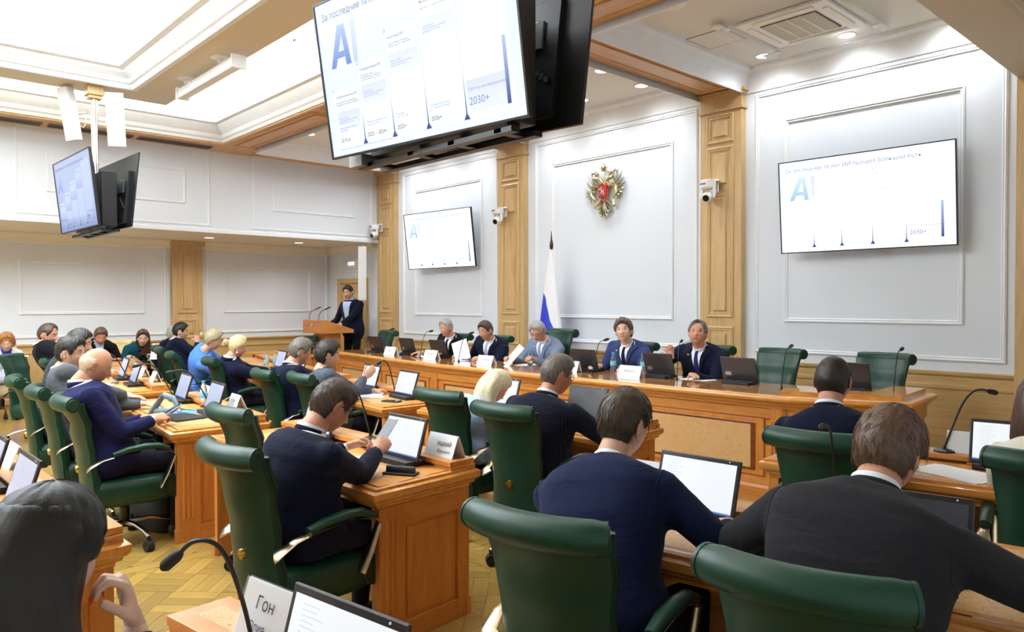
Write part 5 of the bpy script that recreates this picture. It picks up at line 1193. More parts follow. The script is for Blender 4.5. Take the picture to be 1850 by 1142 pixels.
HANDS = {'flat': make_hand((8, 14, 10)), 'relax': make_hand((24, 32, 22)), 'grip': make_hand((50, 62, 40), .03, (.5, .45)), 'fist': make_hand((78, 88, 55), .0, (.6, .6)), 'point': make_hand((30, 45, 30), .03, (.5, .4))}
def ik(S, Wt, l1, l2, pole):
    d = Wt-S; L = min(d.length, (l1+l2)*.985); dn = d.normalized(); Wn = S+dn*L
    a = (l1*l1-l2*l2+L*L)/(2*L); h = math.sqrt(max(1e-6, l1*l1-a*a)); pv = pole-dn*pole.dot(dn); pv = pv.normalized() if pv.length > 1e-4 else dn.orthogonal()
    return S+dn*a+pv*h, Wn
FR_B = [(-.16, .15, .115), (-.06, .172, .135), (.08, .178, .138), (.32, .16, .122), (.58, .178, .126), (.76, .194, .124), (.86, .176, .108), (.93, .122, .09), (.965, .086, .078), (1.0, .060, .060)]
FR_W = [(-.16, .15, .115), (-.06, .175, .135), (.08, .178, .135), (.32, .138, .105), (.58, .155, .125), (.72, .162, .125), (.86, .155, .094), (.93, .115, .08), (.965, .078, .068), (1.0, .052, .054)]
def person(label, seat, rz, head, zf=0, face=(0, 0, 0), skin='fair', hair=('short', 'brown'), coat='navy', shirt='shirt_white', tie=None, trousers='navy_trousers', woman=False, hands=None, eyes=False, front=False,
           stand=False, sc=1.0, glasses=None, extra=None, bulk=1.0, legs=True, pin=False, coat_len=0, shoulder=0, headscale=1.0, hunch=0):
    t = thing('person', label, 'person', (seat[0], seat[1], zf), rz)
    ca, sa = math.cos(-rz), math.sin(-rz); dx, dy = head[0]-seat[0], head[1]-seat[1]
    H = Vector((dx*ca-dy*sa, dx*sa+dy*ca, head[2]-zf))
    Hm = Matrix.Translation(H) @ (Matrix.Rotation(R(face[0]), 4, 'Z') @ Matrix.Rotation(-R(face[1]), 4, 'X') @ Matrix.Rotation(R(face[2]), 4, 'Y')) @ Matrix.Scale(sc*headscale, 4)
    A = Hm @ Vector((0, -.022, -.075)); p0 = Vector((0, -.02, .95 if stand else .565)); N = A+Vector((0, -.042-max(0, hunch)*.6, -.036+hunch))*sc
    N = N+(p0-N)*.02
    p1 = Vector((N.x*.3, N.y*.22-(0 if stand else .05)-.02, (p0.z+N.z)/2+.03))
    def bz(u): return p0*(1-u)**2+p1*(2*u*(1-u))+N*u*u
    def tan(u):
        u = min(max(u, 0), 1); d = (p1-p0)*(2*(1-u))+(N-p1)*(2*u); return d.normalized()
    def cen(u): return p0+tan(0)*u*(N-p0).length if u < 0 else bz(u)
    Lat = Vector((1, 0, 0)); tw = R(shoulder)
    def section(u, hw, hd, seg=28, e=2.35):
        c = cen(u); T = tan(u); a = tw*max(0, min(1, u)); lat = Vector((math.cos(a), math.sin(a), 0)); lat = (lat-T*lat.dot(T)).normalized(); dep = T.cross(lat); r = []
        for k in range(seg):
            q = 2*PI*k/seg; cq, sq = math.cos(q), math.sin(q); r.append(c+lat*(hw*math.copysign(abs(cq)**(2/e), cq))+dep*(hd*math.copysign(abs(sq)**(2/e), sq)))
        return r
    FR = FR_W if woman else FR_B
    def torso(mb, infl, u0=-.2, u1=1.0, flare=0):
        S = []
        for (u, w, d) in FR:
            if u < u0-.001 or u > u1+.001: continue
            k = bulk if u < .9 else 1
            S.append(section(u, w*sc*k+infl+(flare if u < .1 else 0), d*sc*k+infl*.9+(flare*.6 if u < .1 else 0)))
        mb.grid(S, close=True); mb.add(S[0], [tuple(range(27, -1, -1))]); mb.add(S[-1], [tuple(range(28))])
    us = .795; Tn = tan(us); a = tw; lat = Vector((math.cos(a), math.sin(a), 0)); lat = (lat-Tn*lat.dot(Tn)).normalized()
    shw = (.160 if woman else .192)*sc*(.5+.5*bulk)
    l1, l2 = .295*sc, .255*sc; arms = []
    for s in (1, -1):
        S = cen(us)+lat*(s*shw)-Tn*.012
        hd = (hands or {}).get('R' if s > 0 else 'L') or ((s*.16, .42, .80), (-s*.35, 1, -.05), (0, 0, -1), 'relax')
        pole = Vector(hd[4]) if len(hd) > 4 else Vector((s*.55, -.35, -1))
        E, Wr = ik(S, Vector(hd[0]), l1, l2, pole); arms.append((s, S, E, Wr, hd))
    if stand: lg = [(Vector((s*.09, 0, .93)), Vector((s*.10, .025, .5)), Vector((s*.10, -.02, .09)), Vector((s*.12, .12, .035))) for s in (1, -1)]
    else: lg = [(Vector((s*.095, .0, .545)), Vector((s*.125, .40, .545)), Vector((s*.125, .40-.04, .10)), Vector((s*.135, .50, .035))) for s in (1, -1)]
    # ---- body
    mb = MB(); torso(mb, -.006*sc)
    hb = Hm @ Vector((0, -.012, -.055)); mb.tube([N-tan(1)*.03, N, (N+hb)*.5, hb], [.066*sc, .064*sc, .060*sc, .060*sc] if not woman else [.058*sc, .054*sc, .050*sc, .050*sc], 16)
    for (s, S, E, Wr, hd) in arms:
        mb.tube([S, S+(E-S)*.5, E], [.052*sc, .046*sc, .040*sc], 12); mb.tube([E, E+(Wr-E)*.35, Wr], [.040*sc, .040*sc, .027*sc], 12); mb.ell(S, (.052*sc,)*3); mb.ell(E, (.040*sc,)*3)
    if legs:
        for (h, k, an, to) in lg:
            mb.tube([h, h+(k-h)*.5, k], [.088*sc, .078*sc, .062*sc], 14); mb.tube([k, k+(an-k)*.35, an], [.060*sc, .060*sc, .045*sc], 14); mb.ell(k, (.062*sc,)*3); mb.ell(h, (.088*sc,)*3)
            mb.tube([an+Vector((0, -.05, -.05)), an+Vector((0, .03, -.045)), to], [(.036, .035), (.04, .036), (.034, .024)], 12); mb.ell(to, (.036, .04, .026)); mb.tube([an, an+Vector((0, 0, -.05))], .042, 10)
    body = remesh(mb, .0145)
    zs = .09
    for i, f in enumerate(body.f):
        c = Vector((0, 0, 0))
        for q in f: c += Vector(body.v[q])
        c /= len(f); mi = 6
        if (c-N).dot(tan(1)) > -.002: mi = 0
        elif c.z < (.95 if stand else .64): mi = 7
        if legs and c.z < zs and not (stand and c.z > .09): mi = 8
        if mi == 6:
            for (s, S, E, Wr, hd) in arms:
                if (c-Wr).dot((Wr-E).normalized()) > -.012 and (c-Wr).length < .07: mi = 0
        body.m[i] = mi
    body.merge(HEADS[eyes], None, Hm)
    for (s, S, E, Wr, hd) in arms:
        fd = Vector(hd[1]).normalized(); pn = Vector(hd[2]); pn = (pn-fd*pn.dot(fd)).normalized(); up = -pn; xx = fd.cross(up).normalized()
        tmp = HANDS[hd[3]]; src = MB(); src.v = [(p[0]*s, p[1], p[2]) for p in tmp.v]; src.f = tmp.f if s > 0 else [f[::-1] for f in tmp.f]; src.m = tmp.m
        M = Matrix.Translation(Wr+fd*.012) @ rot_from(xx, fd, up).to_4x4() @ Matrix.Scale(sc, 4); body.merge(src, 0, M)
    hm = 'hair_'+hair[1]
    body.obj('body', ['skin_'+skin, 'lip_'+skin, 'eye_white', 'eye_dark', 'lash', hm if hair[1] != 'bald' else 'hair_grey', shirt or coat, trousers, 'black_leather'], t, smooth=60)
    # ---- jacket
    jb = MB(); torso(jb, .020*sc, -.2, .97, .012)
    for (s, S, E, Wr, hd) in arms:
        ws = Wr-(Wr-E).normalized()*.028
        jb.tube([S+Tn*.004, S+(E-S)*.5, E], [.072*sc, .064*sc, .057*sc], 14); jb.tube([E, E+(ws-E)*.4, ws], [.057*sc, .053*sc, .042*sc], 14); jb.ell(S+Tn*.004, (.072*sc,)*3); jb.ell(E, (.057*sc,)*3)
    if coat_len and not stand:
        for (h, k, an, to) in lg: jb.tube([h, h+(k-h)*coat_len], [.105*sc, .095*sc], 14)
    if stand: jb.tube([p0, p0-Vector((0, 0, .15))], [(.19, .145), (.185, .14)], 20, up=(0, 1, 0))
    jk = remesh(jb, .0135, 4)
    from mathutils import noise as mn
    vv = []
    for q in jk.v:
        p = Vector(q); p2 = Vector((p.x*7, p.y*7, p.z*17+p.x*6)); k = mn.noise(p2+Vector((len(label), 3, 1)))*.0036+mn.noise(p2*2.3)*.0014
        d = p-cen(min(.9, max(0, (p.z-p0.z)/max(.1, N.z-p0.z)))); d = d.normalized() if d.length > .01 else Vector((0, 0, 1)); vv.append(tuple(p+d*k))
    jk.v = vv
    jo = jk.obj('jacket' if tie or front or not woman else 'top', coat, t, smooth=70)
    bv = BVHTree.FromPolygons([Vector(v) for v in jk.v], jk.f)
    for (s, S, E, Wr, hd) in arms:
        ax = (lat*s*.75+(E-S).normalized()*.65).normalized(); u1 = ax.orthogonal().normalized(); u2 = ax.cross(u1); rr = []
        for k in range(33):
            q = 2*PI*k/32; h = bv.find_nearest(S-Tn*.012-lat*(s*.012)+(u1*math.cos(q)+u2*math.sin(q))*.082*sc)
            if h[0] is not None: rr.append(h[0])
        if len(rr) > 30: MB().tube(rr, .0024, 5, cap=False).obj('sleeve_seam', coat, jo)
    def conf(x, z, off):
        h = bv.ray_cast(Vector((x, 1.5, z)), Vector((0, -1, 0)))
        if h[0] is None: return None
        return h[0]+Vector((0, off, 0))
    nz = N.z
    # ---- collars
    TN = (tan(.97)+Vector((0, 0, .6))).normalized(); lat1 = (Vector((math.cos(tw), math.sin(tw), 0))); lat1 = (lat1-TN*lat1.dot(TN)).normalized(); dep1 = TN.cross(lat1)
    def ringp(rx, ry, q, h): return N+lat1*(rx*math.cos(q))+dep1*(ry*math.sin(q))+TN*h
    if shirt:
        ring = []
        for k in range(25):
            q = 2*PI*k/24; ring.append(ringp(.063*sc, .065*sc, q, .004-.014*math.sin(q)))
        MB().tube(ring, [(.003, .014*sc)]*25, 8, up=tuple(TN), cap=False).obj('shirt_collar', shirt, t, smooth=60)
    if not (woman and not front and tie is None and shirt is None):
        ring = []
        for k in range(19):
            q = R(172)+R(196)*k/18; ring.append(ringp(.069*sc, .071*sc, q, -.014-.012*math.sin(q)))
        MB().tube(ring, [(.006, .018*sc)]*19, 8, up=tuple(TN)).obj('jacket_collar', coat, t, smooth=60)
    if front:
        zt, zb = nz-.002, nz-(.30 if not stand else .46); n = 9
        def hw(s): return (.052*(1-s)**.8+.006)*(1.9 if stand else 1.12)
        rows = []
        for i in range(n+1):
            s = i/n; z = zt+(zb-zt)*s; r = []
            for j in range(7):
                c = conf(N.x+hw(s)*(-1+2*j/6)*1.02, z, .003+.006*(1-s)); r.append(c)
            if all(r): rows.append(r)
        m = MB(); m.grid(rows); m.obj('shirt_front', shirt or 'skin_'+skin, t, smooth=60)
        for sgn in (-1, 1):
            rows = []
            for i in range(n+1):
                s = i/n; z = zt+.012+(zb-zt-.012)*s; wl = lerp(s, [(0, .028), (.28, .075), (.34, .05), (1, .012)]); r = []
                for j in range(4):
                    c = conf(N.x+sgn*(hw(s)+wl*j/3), z, .011-.004*j/3); r.append(c)
                if all(r): rows.append(r)
            m = MB(); m.grid(rows); lo = m.obj('lapel', coat, t, smooth=60, fixn=True); sm = lo.modifiers.new('thick', 'SOLIDIFY'); sm.thickness = .006; sm.offset = 0
        if tie:
            rows = []
            for i in range(n+1):
                s = i/n; z = zt-.004+(zb+.01-zt)*s; w = .017-.004*min(1, s*6) if s < .18 else .013+.022*(s-.18); r = []
                for j in range(5):
                    c = conf(N.x+w*(-1+2*j/4), z, .012+(.012 if s < .16 else .004)-.003*abs(-1+2*j/4)); r.append(c)
                if all(r): rows.append(r)
            m = MB(); m.grid(rows); to = m.obj('tie', tie, t, smooth=60, fixn=True); sm = to.modifiers.new('thick', 'SOLIDIFY'); sm.thickness = .005
        if pin:
            c = conf(N.x+.085, nz-.085, .012)
            if c: MB().box(c, (.02, .006, .009)).obj('lapel_pin', 'flag_white', t, smooth=0); MB().box(c+Vector((0, .001, -.005)), (.02, .006, .004)).obj('lapel_pin_stripe', 'flag_red', t, smooth=0)
    # ---- hair
    def put(mb, name, mat):
        o = MB()
        if name in ('long_hair', 'bob_hair'):
            Z0 = Matrix.Rotation(R(face[0]), 4, 'Z')
            for p in mb.v:
                kf = max(0, min(1, 1+(p[2]+.02)/.14)); pv = Vector((0, -.02, -.02)); q = Vector(p)-pv
                o.v.append(tuple(H+Z0 @ (Matrix.Rotation(-R(face[1]), 4, 'X') @ pv+Matrix.Rotation(-R(face[1])*kf, 4, 'X') @ q)*sc*headscale))
        else: o.v = [tuple(Hm @ Vector(p)) for p in mb.v]
        o.f = mb.f; o.m = mb.m; return o.obj(name, mat, t, smooth=70, fixn=True)
    st = hair[0]; kw = hair[2] if len(hair) > 2 else {}
    hmb, hP, hN = make_hair(st if st in HL else 'woman', seed=len(label), **kw); hob = put(hmb, 'hair', hm)
    if st != 'bald' and not any(q[0] == 'long_hair' for q in (hair[3] if len(hair) > 3 else [])):
        dcam = math.hypot(head[0], head[1]); tag(put(strands(hP, hN, 1500 if dcam < 3.8 else 600 if dcam < 6.8 else 220, len(label), .02 if kw.get('top', .02) < .015 else .032, .0010 if dcam < 5 else .0016, .0025), 'hair_strands', hm), kind='stuff')
    if len(hair) > 3:
        for nm, sec in hair[3]:
            q = sec if isinstance(sec, MB) else hair_loft(sec, seed=len(label)); o = put(q, nm, hm)
    if glasses:
        m = MB()
        for s in (-1, 1):
            m.tube([(s*.033+.022*math.cos(q*PI/10), .092, .008+.017*math.sin(q*PI/10)) for q in range(21)], .0022, 6, cap=False); m.tube([(s*.055, .09, .013), (s*.074, .06, .014), (s*.081, -.005, .010), (s*.08, -.02, -.004)], .0022, 6)
        m.tube([(-.011, .093, .011), (0, .096, .013), (.011, .093, .011)], .002, 6); put(m, 'eyeglasses', glasses)
    if extra: extra(t, Hm, N, arms)
    return t
for nm, c in dict(navy=(15, 20, 42), navy_bright=(26, 27, 68), navy_mid=(19, 29, 60), black_cloth=(14, 14, 18), charcoal=(37, 37, 41), grey_cloth=(84, 88, 92), dkgrey=(52, 54, 58), steel=(112, 124, 148), royal=(50, 62, 104), blueblouse=(86, 132, 214), teal=(14, 70, 84), paleblue=(168, 188, 224), cream=(226, 222, 208), whitecoat=(238, 238, 240), royalblue=(56, 60, 200), greyjacket=(76, 84, 96), navy_trousers=(26, 28, 42), black_trousers=(18, 18, 22), shirt_white=(238, 240, 246), shirt_blue=(176, 196, 232), tie_dark=(22, 24, 34), tie_lilac=(176, 168, 206), tie_grey=(150, 158, 186), tie_blue=(36, 42, 96), tie_navy=(24, 30, 56)).items(): fabric(nm, c, fold=.16 if 'tie' not in nm and 'shirt' not in nm else .1)
fabric('pinstripe', (17, 20, 34), stripe=(44, 49, 68), fold=.15)
# ================================================================== CAST AND THEIR CHAIRS
def P(label, seat, deg, head, RH=None, LH=None, zf=0, **k):
    rz = R(deg); c, s = math.cos(-rz), math.sin(-rz)
    def loc(h):
        if h is None: return None
        p = h[0]; d = (p[0]-seat[0], p[1]-seat[1]); return ((d[0]*c-d[1]*s, d[0]*s+d[1]*c, p[2]-zf), *h[1:])
    hs = {}
    if RH: hs['R'] = loc(RH)
    if LH: hs['L'] = loc(LH)
    return person(label, seat, rz, head, zf, hands=hs, **k)
DN = (0, 0, -1); CS = (1.025,)*3
def C(label, roll, deg, kind='green', z=0, sc=CS, **k):
    a = R(deg); return chair((roll[0]-math.sin(a)*.385, roll[1]+math.cos(a)*.385), a, label, kind, z=z, scale=sc, **k)
# --- foreground and middle blocks
C('green leather chair of the man in glasses', (-3.08, 1.17), 4)
def phone_in(p, label, rz=0, tilt=-50):
    t = thing('smartphone', label, 'phone', p, rz); t.rotation_euler = (R(tilt), 0, rz)
    MB().box2((-.038, -.004, -.078), (.038, .004, .078)).obj('phone_body', 'phone_grey', t, smooth=0, bev=.003); MB().box2((-.034, -.0048, -.072), (.034, -.004, .072)).obj('phone_glass', 'lens_black', t, smooth=0); MB().ell((.02, .005, .055), (.012, .003, .012)).obj('camera_bump', 'black_plastic', t)
P('seated man in glasses and navy suit bent over his phone', (-3.11, 1.60), 2, (-3.10, 1.72, 1.12), ((-3.18, 2.02, .86), (-.35, .8, .35), (-.7, .2, -.5), 'grip'), ((-3.47, 2.02, .84), (.35, .8, .2), (.6, .1, -.5), 'grip'), face=(-4, 34, 0), hair=('short', 'brown', dict(thick=.012, top=.02)), coat='navy', glasses='black_plastic', skin='ruddy', bulk=1.12)
phone_in((-3.30, 2.15, .93), 'pale phone in the hands of the man in glasses', R(8), -42)
C('empty green leather chair left of the man in glasses', (-4.2, 1.62), 2)
C('large green leather chair behind the navy jacket, bottom centre', (-1.47, 1.40), 12)
P('seated man seen from behind in navy jacket beside the bright laptop', (-1.56, 1.86), 9, (-1.72, 2.15, 1.15), ((-1.42, 2.36, .80), (-.3, 1, -.1), DN, 'flat', (.9, -.3, -.6)), ((-1.86, 2.32, .80), (.3, 1, -.1), DN, 'flat'), face=(-10, 14, 0), hair=('short', 'brown', dict(thick=.010, top=.022)), coat='navy_mid', bulk=1.12, skin='fair', hunch=-.014)
C('large green leather chair at the bottom edge behind the grey suit', (-.76, 1.54), 12)
P('seated man seen from behind in charcoal suit, right foreground', (-.84, 1.98), 9, (-.83, 2.25, 1.165), ((-.42, 2.46, .80), (.2, 1, -.1), DN, 'flat', (1, -.3, -.3)), ((-1.2, 2.38, .80), (.3, 1, -.1), DN, 'flat', (-1, -.2, -.5)), face=(-12, 14, 4), hair=('short', 'mid', dict(thick=.014, top=.024)), coat='charcoal', bulk=1.22, skin='ruddy', hunch=.03)
C('green leather chair of the close-cropped man', (-1.51, 3.24), 9)
P('seated close-cropped man in navy jacket seen from behind', (-1.57, 3.62), 9, (-1.64, 3.72, 1.20), face=(2, 8, 0), hair=('short', 'dark', dict(thick=.006, top=.010)), coat='navy', bulk=1.12, skin='ruddy')
C('green leather chair at the right edge behind the brown-haired woman', (-.66, 3.42), 9)
wavy = [('long_hair', [(.10, 0, -.015, .06, .075), (.06, 0, -.02, .088, .1), (0, 0, -.032, .10, .1), (-.08, 0, -.045, .108, .095), (-.16, 0, -.055, .115, .085), (-.24, .0, -.06, .10, .07), (-.28, 0, -.06, .06, .04)])]
P('woman with wavy brown hair and cream jacket at the right edge', (-.72, 3.80), 9, (-.79, 3.84, 1.16), face=(0, 10, 0), woman=True, hair=('woman', 'chestnut', dict(thick=.02, top=.022), wavy), coat='cream', sc=.95, shirt=None)
C('green leather chair of the pinstriped man', (-3.19, 2.82), 4)
P('seated man with earpiece and pinstriped navy suit', (-3.2, 3.21), 14, (-3.18, 3.32, 1.15), ((-2.96, 3.66, .80), (-.3, 1, 0), DN, 'relax', (.8, -.4, -.6)), ((-3.3, 3.6, .82), (.2, 1, 0), DN, 'relax'), face=(-38, 16, 0), hair=('short', 'greybrown', dict(thick=.012, top=.02)), coat='pinstripe', glasses='bronze_chrome', skin='ruddy', bulk=1.1)
C('green leather chair of the blonde woman, behind the pinstriped man\'s chair', (-4.02, 2.98), 2)
blo = [('long_hair', [(.11, 0, -.02, .05, .06), (.07, 0, -.025, .085, .095), (0, 0, -.04, .098, .09), (-.06, .0, -.055, .10, .08), (-.14, -.01, -.075, .11, .062), (-.24, -.02, -.09, .115, .05), (-.33, -.03, -.10, .10, .03)])]
P('blonde woman in pale blue blouse bending over her papers', (-4.03, 3.37), 2, (-3.96, 3.50, 1.0), ((-3.75, 3.75, .80), (-.2, 1, 0), DN, 'relax'), ((-4.2, 3.75, .80), (.2, 1, 0), DN, 'relax'), face=(-6, 42, 0), woman=True, hair=('woman', 'lightblond', dict(thick=.02, top=.024), blo), coat='paleblue', shirt=None, sc=.96)
# --- left-centre block
C('green leather chair of the woman in the grey jacket', (-5.78, 2.86), -6)
P('woman with short dark hair and grey jacket in profile', (-5.74, 3.24), -6, (-5.83, 3.20, 1.145), ((-5.80, 3.55, .93), (.1, .7, .6), (-.9, .3, 0), 'relax', (.7, -.2, -.8)), None, face=(-14, 8, 0), woman=True, hair=('short', 'dark', dict(thick=.022, top=.03)), coat='greyjacket', shirt=None, sc=.98, skin='fair')
C('green leather chair of the greying man in navy', (-6.33, 2.78), -6)
P('greying man in navy suit looking down, beside the woman in grey', (-6.29, 3.16), -6, (-6.34, 3.20, 1.15), face=(-14, 20, 0), hair=('short', 'greybrown', dict(thick=.014, top=.024)), coat='navy', skin='ruddy', bulk=1.1)
C('green leather chair of the woman with pearl earring', (-8.15, 3.0), -9)
bun = lambda: [('hair_bun', MB().ell((0, -.125, .01), (.045, .035, .04)).ell((.02, -.14, .02), (.028, .025, .03)).ell((-.02, -.135, -.005), (.03, .025, .03)))]
def earring(t, Hm, N, arms):
    m = MB(); p = Hm @ Vector((.082, -.004, -.045)); m.ell(p, (.008,)*3); m.ell(p+Vector((0, 0, -.022)), (.010,)*3); m.obj('earring', 'pearl', t)
P('woman with blond bun, pearl earring and navy jacket', (-8.09, 3.38), -9, (-7.98, 3.29, 1.13), ((-7.72, 3.72, .88), (-.2, .9, .2), (-.5, 0, -.8), 'grip'), None, face=(-6, 16, 0), woman=True, hair=('woman', 'blond', dict(thick=.012, top=.016), bun()), coat='navy', shirt='shirt_white', sc=.98, extra=earring)
phone_in((-7.78, 3.84, .93), 'light phone held by the woman with pearl earring', R(-20), -35)
C('green leather chair of the woman in bright blue', (-9.42, 3.02), -13)
P('woman with loose blond bun and bright blue blouse', (-9.33, 3.40), -13, (-9.02, 3.42, 1.16), face=(-10, 20, 0), woman=True, hair=('woman', 'ashblond', dict(thick=.018, top=.024), bun()), coat='blueblouse', shirt=None, sc=1.0)
C('green leather chair of the man resting on his fist', (-10.5, 3.23), -13); C('green leather chair farthest back in the row of three', (-11.0, 3.34), -13)
P('dark-haired man in navy suit resting cheek on his fist', (-10.41, 3.61), -13, (-10.62, 3.58, 1.21), ((-10.42, 3.74, 1.06), (-.25, -.1, .9), (-.9, -.3, 0), 'fist', (.9, .2, -.6)), None, face=(-8, 8, 0), hair=('short', 'black', dict(thick=.009, top=.018)), coat='navy', bulk=1.1)
P('man mostly hidden behind the dark-haired man, navy shoulder showing', (-11.35, 3.7), -13, (-11.55, 3.80, 1.14), face=(-6, 8, 0), hair=('short', 'grey', dict(thick=.01, top=.016)), coat='navy')
# --- left block, second row
C('green leather chair of the bald man', (-5.42, 1.06), -5)
P('bald man in violet-navy suit looking at his phone', (-5.42, 1.39), -5, (-5.47, 1.30, 1.19), ((-5.30, 1.62, .82), (-.5, .7, .1), (-.5, 0, -.7), 'point'), ((-5.55, 1.64, .80), (.4, .7, .1), (.5, 0, -.7), 'grip'), face=(-8, 26, 0), hair=('bald', 'bald', dict(thick=.005, top=.0)), coat='navy_bright', skin='tan', bulk=1.15)
phone_in((-5.36, 1.74, .86), 'dark phone in the bald man\'s hands', R(-10), -60)
C('green leather chair of the dark-haired man in grey', (-6.19, 1.05), -5)
P('dark-haired man in grey jacket reaching across the desk', (-6.16, 1.44), -5, (-6.42, 1.36, 1.22), ((-6.42, 1.86, .81), (.35, 1, -.15), DN, 'relax', (.8, -.3, -.4)), None, face=(-34, 6, 0), hair=('short', 'dark', dict(thick=.014, top=.026)), coat='grey_cloth', skin='fair')
C('green leather chair second from the left edge', (-7.15, 1.07), -7)
P('man in dark grey jacket behind the dark-haired man, cuff showing', (-7.1, 1.46), -7, (-7.35, 1.62, 1.25), ((-7.95, 2.0, .82), (-.1, 1, 0), DN, 'relax'), None, face=(-20, 14, 0), hair=('short', 'dark'), coat='dkgrey')
C('green leather chair of the man in black by the left edge', (-9.27, 1.69), -12)
P('man in black suit leaning forward by the left edge', (-9.2, 2.06), -12, (-9.66, 1.82, 1.25), face=(-24, 16, 0), hair=('receding', 'brown', dict(thick=.012, top=.018)), coat='black_cloth', skin='ruddy', bulk=1.1)
C('green leather chair cut by the left picture edge', (-10.3, 1.5), -40)
# --- along the left wall
for y, lab in ((1.8, 'beige leather chair behind the woman in white'), (2.95, 'beige leather chair behind the man reading by the wall'), (3.36, 'empty-backed beige leather chair between man and woman in teal')):
    C(lab, (-12.95, y), -90, 'beige', group='beige chairs along the left wall')
bob = [('bob_hair', [(.10, 0, -.01, .06, .07), (.06, 0, -.012, .092, .1), (0, 0, -.02, .104, .098), (-.06, 0, -.03, .1, .085), (-.09, 0, -.035, .08, .06)])]
P('woman with ginger hair and white jacket at the left edge', (-12.55, 1.78), -90, (-12.2, 1.81, 1.08), ((-12.05, 1.6, .74), (.6, .6, 0), DN, 'relax'), ((-12.05, 1.92, .74), (.6, -.4, 0), DN, 'grip'), face=(-10, 24, 0), woman=True, hair=('woman', 'ginger', dict(thick=.02, top=.026), bob), coat='whitecoat', shirt='royalblue', trousers='royalblue', front=True, glasses='bronze_chrome', skin='pale')
papers((-11.9, 1.86, .80), R(20), 'white sheet held by the woman in white').rotation_euler = (R(40), 0, R(30))
P('man in dark suit and open pale shirt reading by the wall', (-12.5, 2.95), -90, (-12.1, 2.95, 1.13), ((-11.95, 2.75, .78), (.5, .8, 0), DN, 'relax'), ((-11.95, 3.15, .78), (.5, -.8, 0), DN, 'relax'), face=(-6, 34, 0), hair=('short', 'mid', dict(thick=.012, top=.02)), coat='black_cloth', shirt='shirt_blue', trousers='black_trousers', front=True, skin='ruddy', bulk=1.12)
lng = [('long_hair', [(.10, 0, -.012, .06, .07), (.05, 0, -.02, .09, .095), (-.02, 0, -.045, .098, .07), (-.1, 0, -.07, .10, .045), (-.2, 0, -.08, .105, .03), (-.28, 0, -.08, .08, .02)])]
P('woman with long dark hair and teal jacket reading by the wall', (-12.45, 3.5), -90, (-12.1, 3.53, 1.08), ((-12.0, 3.35, .80), (.5, .5, .2), DN, 'grip'), ((-11.98, 3.66, .80), (.5, -.4, .2), DN, 'grip'), face=(-16, 20, 0), woman=True, hair=('woman', 'chestnut', dict(thick=.016, top=.02), lng), coat='teal', shirt='black_trousers', trousers='black_trousers', front=True, skin='pale')
papers((-11.8, 3.66, .88), R(20), 'white pages held by the woman in teal').rotation_euler = (R(50), 0, R(60))
t = thing('handbag', 'black handbag on the lap of the woman in teal', 'bag', (-12.05, 3.44, .60), R(10)); m = MB(); m.box2((-.1, -.16, 0), (.1, .16, .13)); m.obj('bag_body', 'bag_black', t, smooth=0, bev=.03); MB().tube([(0, -.1, .12), (0, -.05, .2), (0, .05, .2), (0, .1, .12)], .008, 8).obj('handle', 'bag_black', t)
# --- foreground woman
longb = [('long_hair', [(.122, 0, -.01, .03, .035), (.105, 0, -.012, .07, .08), (.06, 0, -.016, .096, .106), (0, 0, -.042, .104, .098), (-.08, 0, -.05, .110, .094), (-.18, 0, -.052, .12, .092), (-.3, 0, -.05, .125, .09), (-.38, 0, -.05, .11, .07)])]
def nails(t, Hm, N, arms):
    s, S, E, Wr, hd = arms[0]; fd = Vector(hd[1]).normalized(); pn = Vector(hd[2]); pn = (pn-fd*pn.dot(fd)).normalized(); up = -pn; xx = fd.cross(up).normalized(); M = Matrix.Translation(Wr+fd*.012) @ rot_from(xx, fd, up).to_4x4()
    cur = (50, 62, 40)
    for i, (x, L, r) in enumerate(((-.030, .072, .0088), (-.0105, .080, .0092), (.0095, .075, .0088), (.028, .059, .0078))):
        p = Vector((x, .086-abs(x)*.25, .001)); d0 = Vector((x*.18, 1, 0)).normalized(); ang = 0
        for k, fr in enumerate((.45, .32, .23)):
            ang += cur[k]*(1+.08*i); c, sn = math.cos(R(ang)), math.sin(R(ang)); d = Vector((d0.x*c, d0.y*c, -sn)); p = p+d*(L*fr)
        nrm = Vector((0, math.sin(R(ang)), math.cos(R(ang)))); q = M @ (p+nrm*r*.55+d*.003); rm = rot_from((M.to_3x3() @ Vector((1, 0, 0))), (M.to_3x3() @ d), (M.to_3x3() @ nrm)); MB().ell(q, (.006, .0085, .0028), 0, 10, 6, rm).obj('painted_nail', 'nail_red', t)
P('black-haired woman in the foreground with red nails at her mouth', (-1.58, .02), 12, (-1.60, .29, 1.125), ((-1.58, .44, .965), (-.1, -.2, .95), (-.3, -.9, -.2), 'grip', (.6, .3, -.8)), ((-1.85, .5, .80), (.5, .8, 0), DN, 'relax'), face=(20, 10, 0), woman=True, hair=('woman', 'black', dict(thick=.022, top=.026), longb), coat='black_cloth', shirt=None, sc=.98, skin='pale', extra=nails)
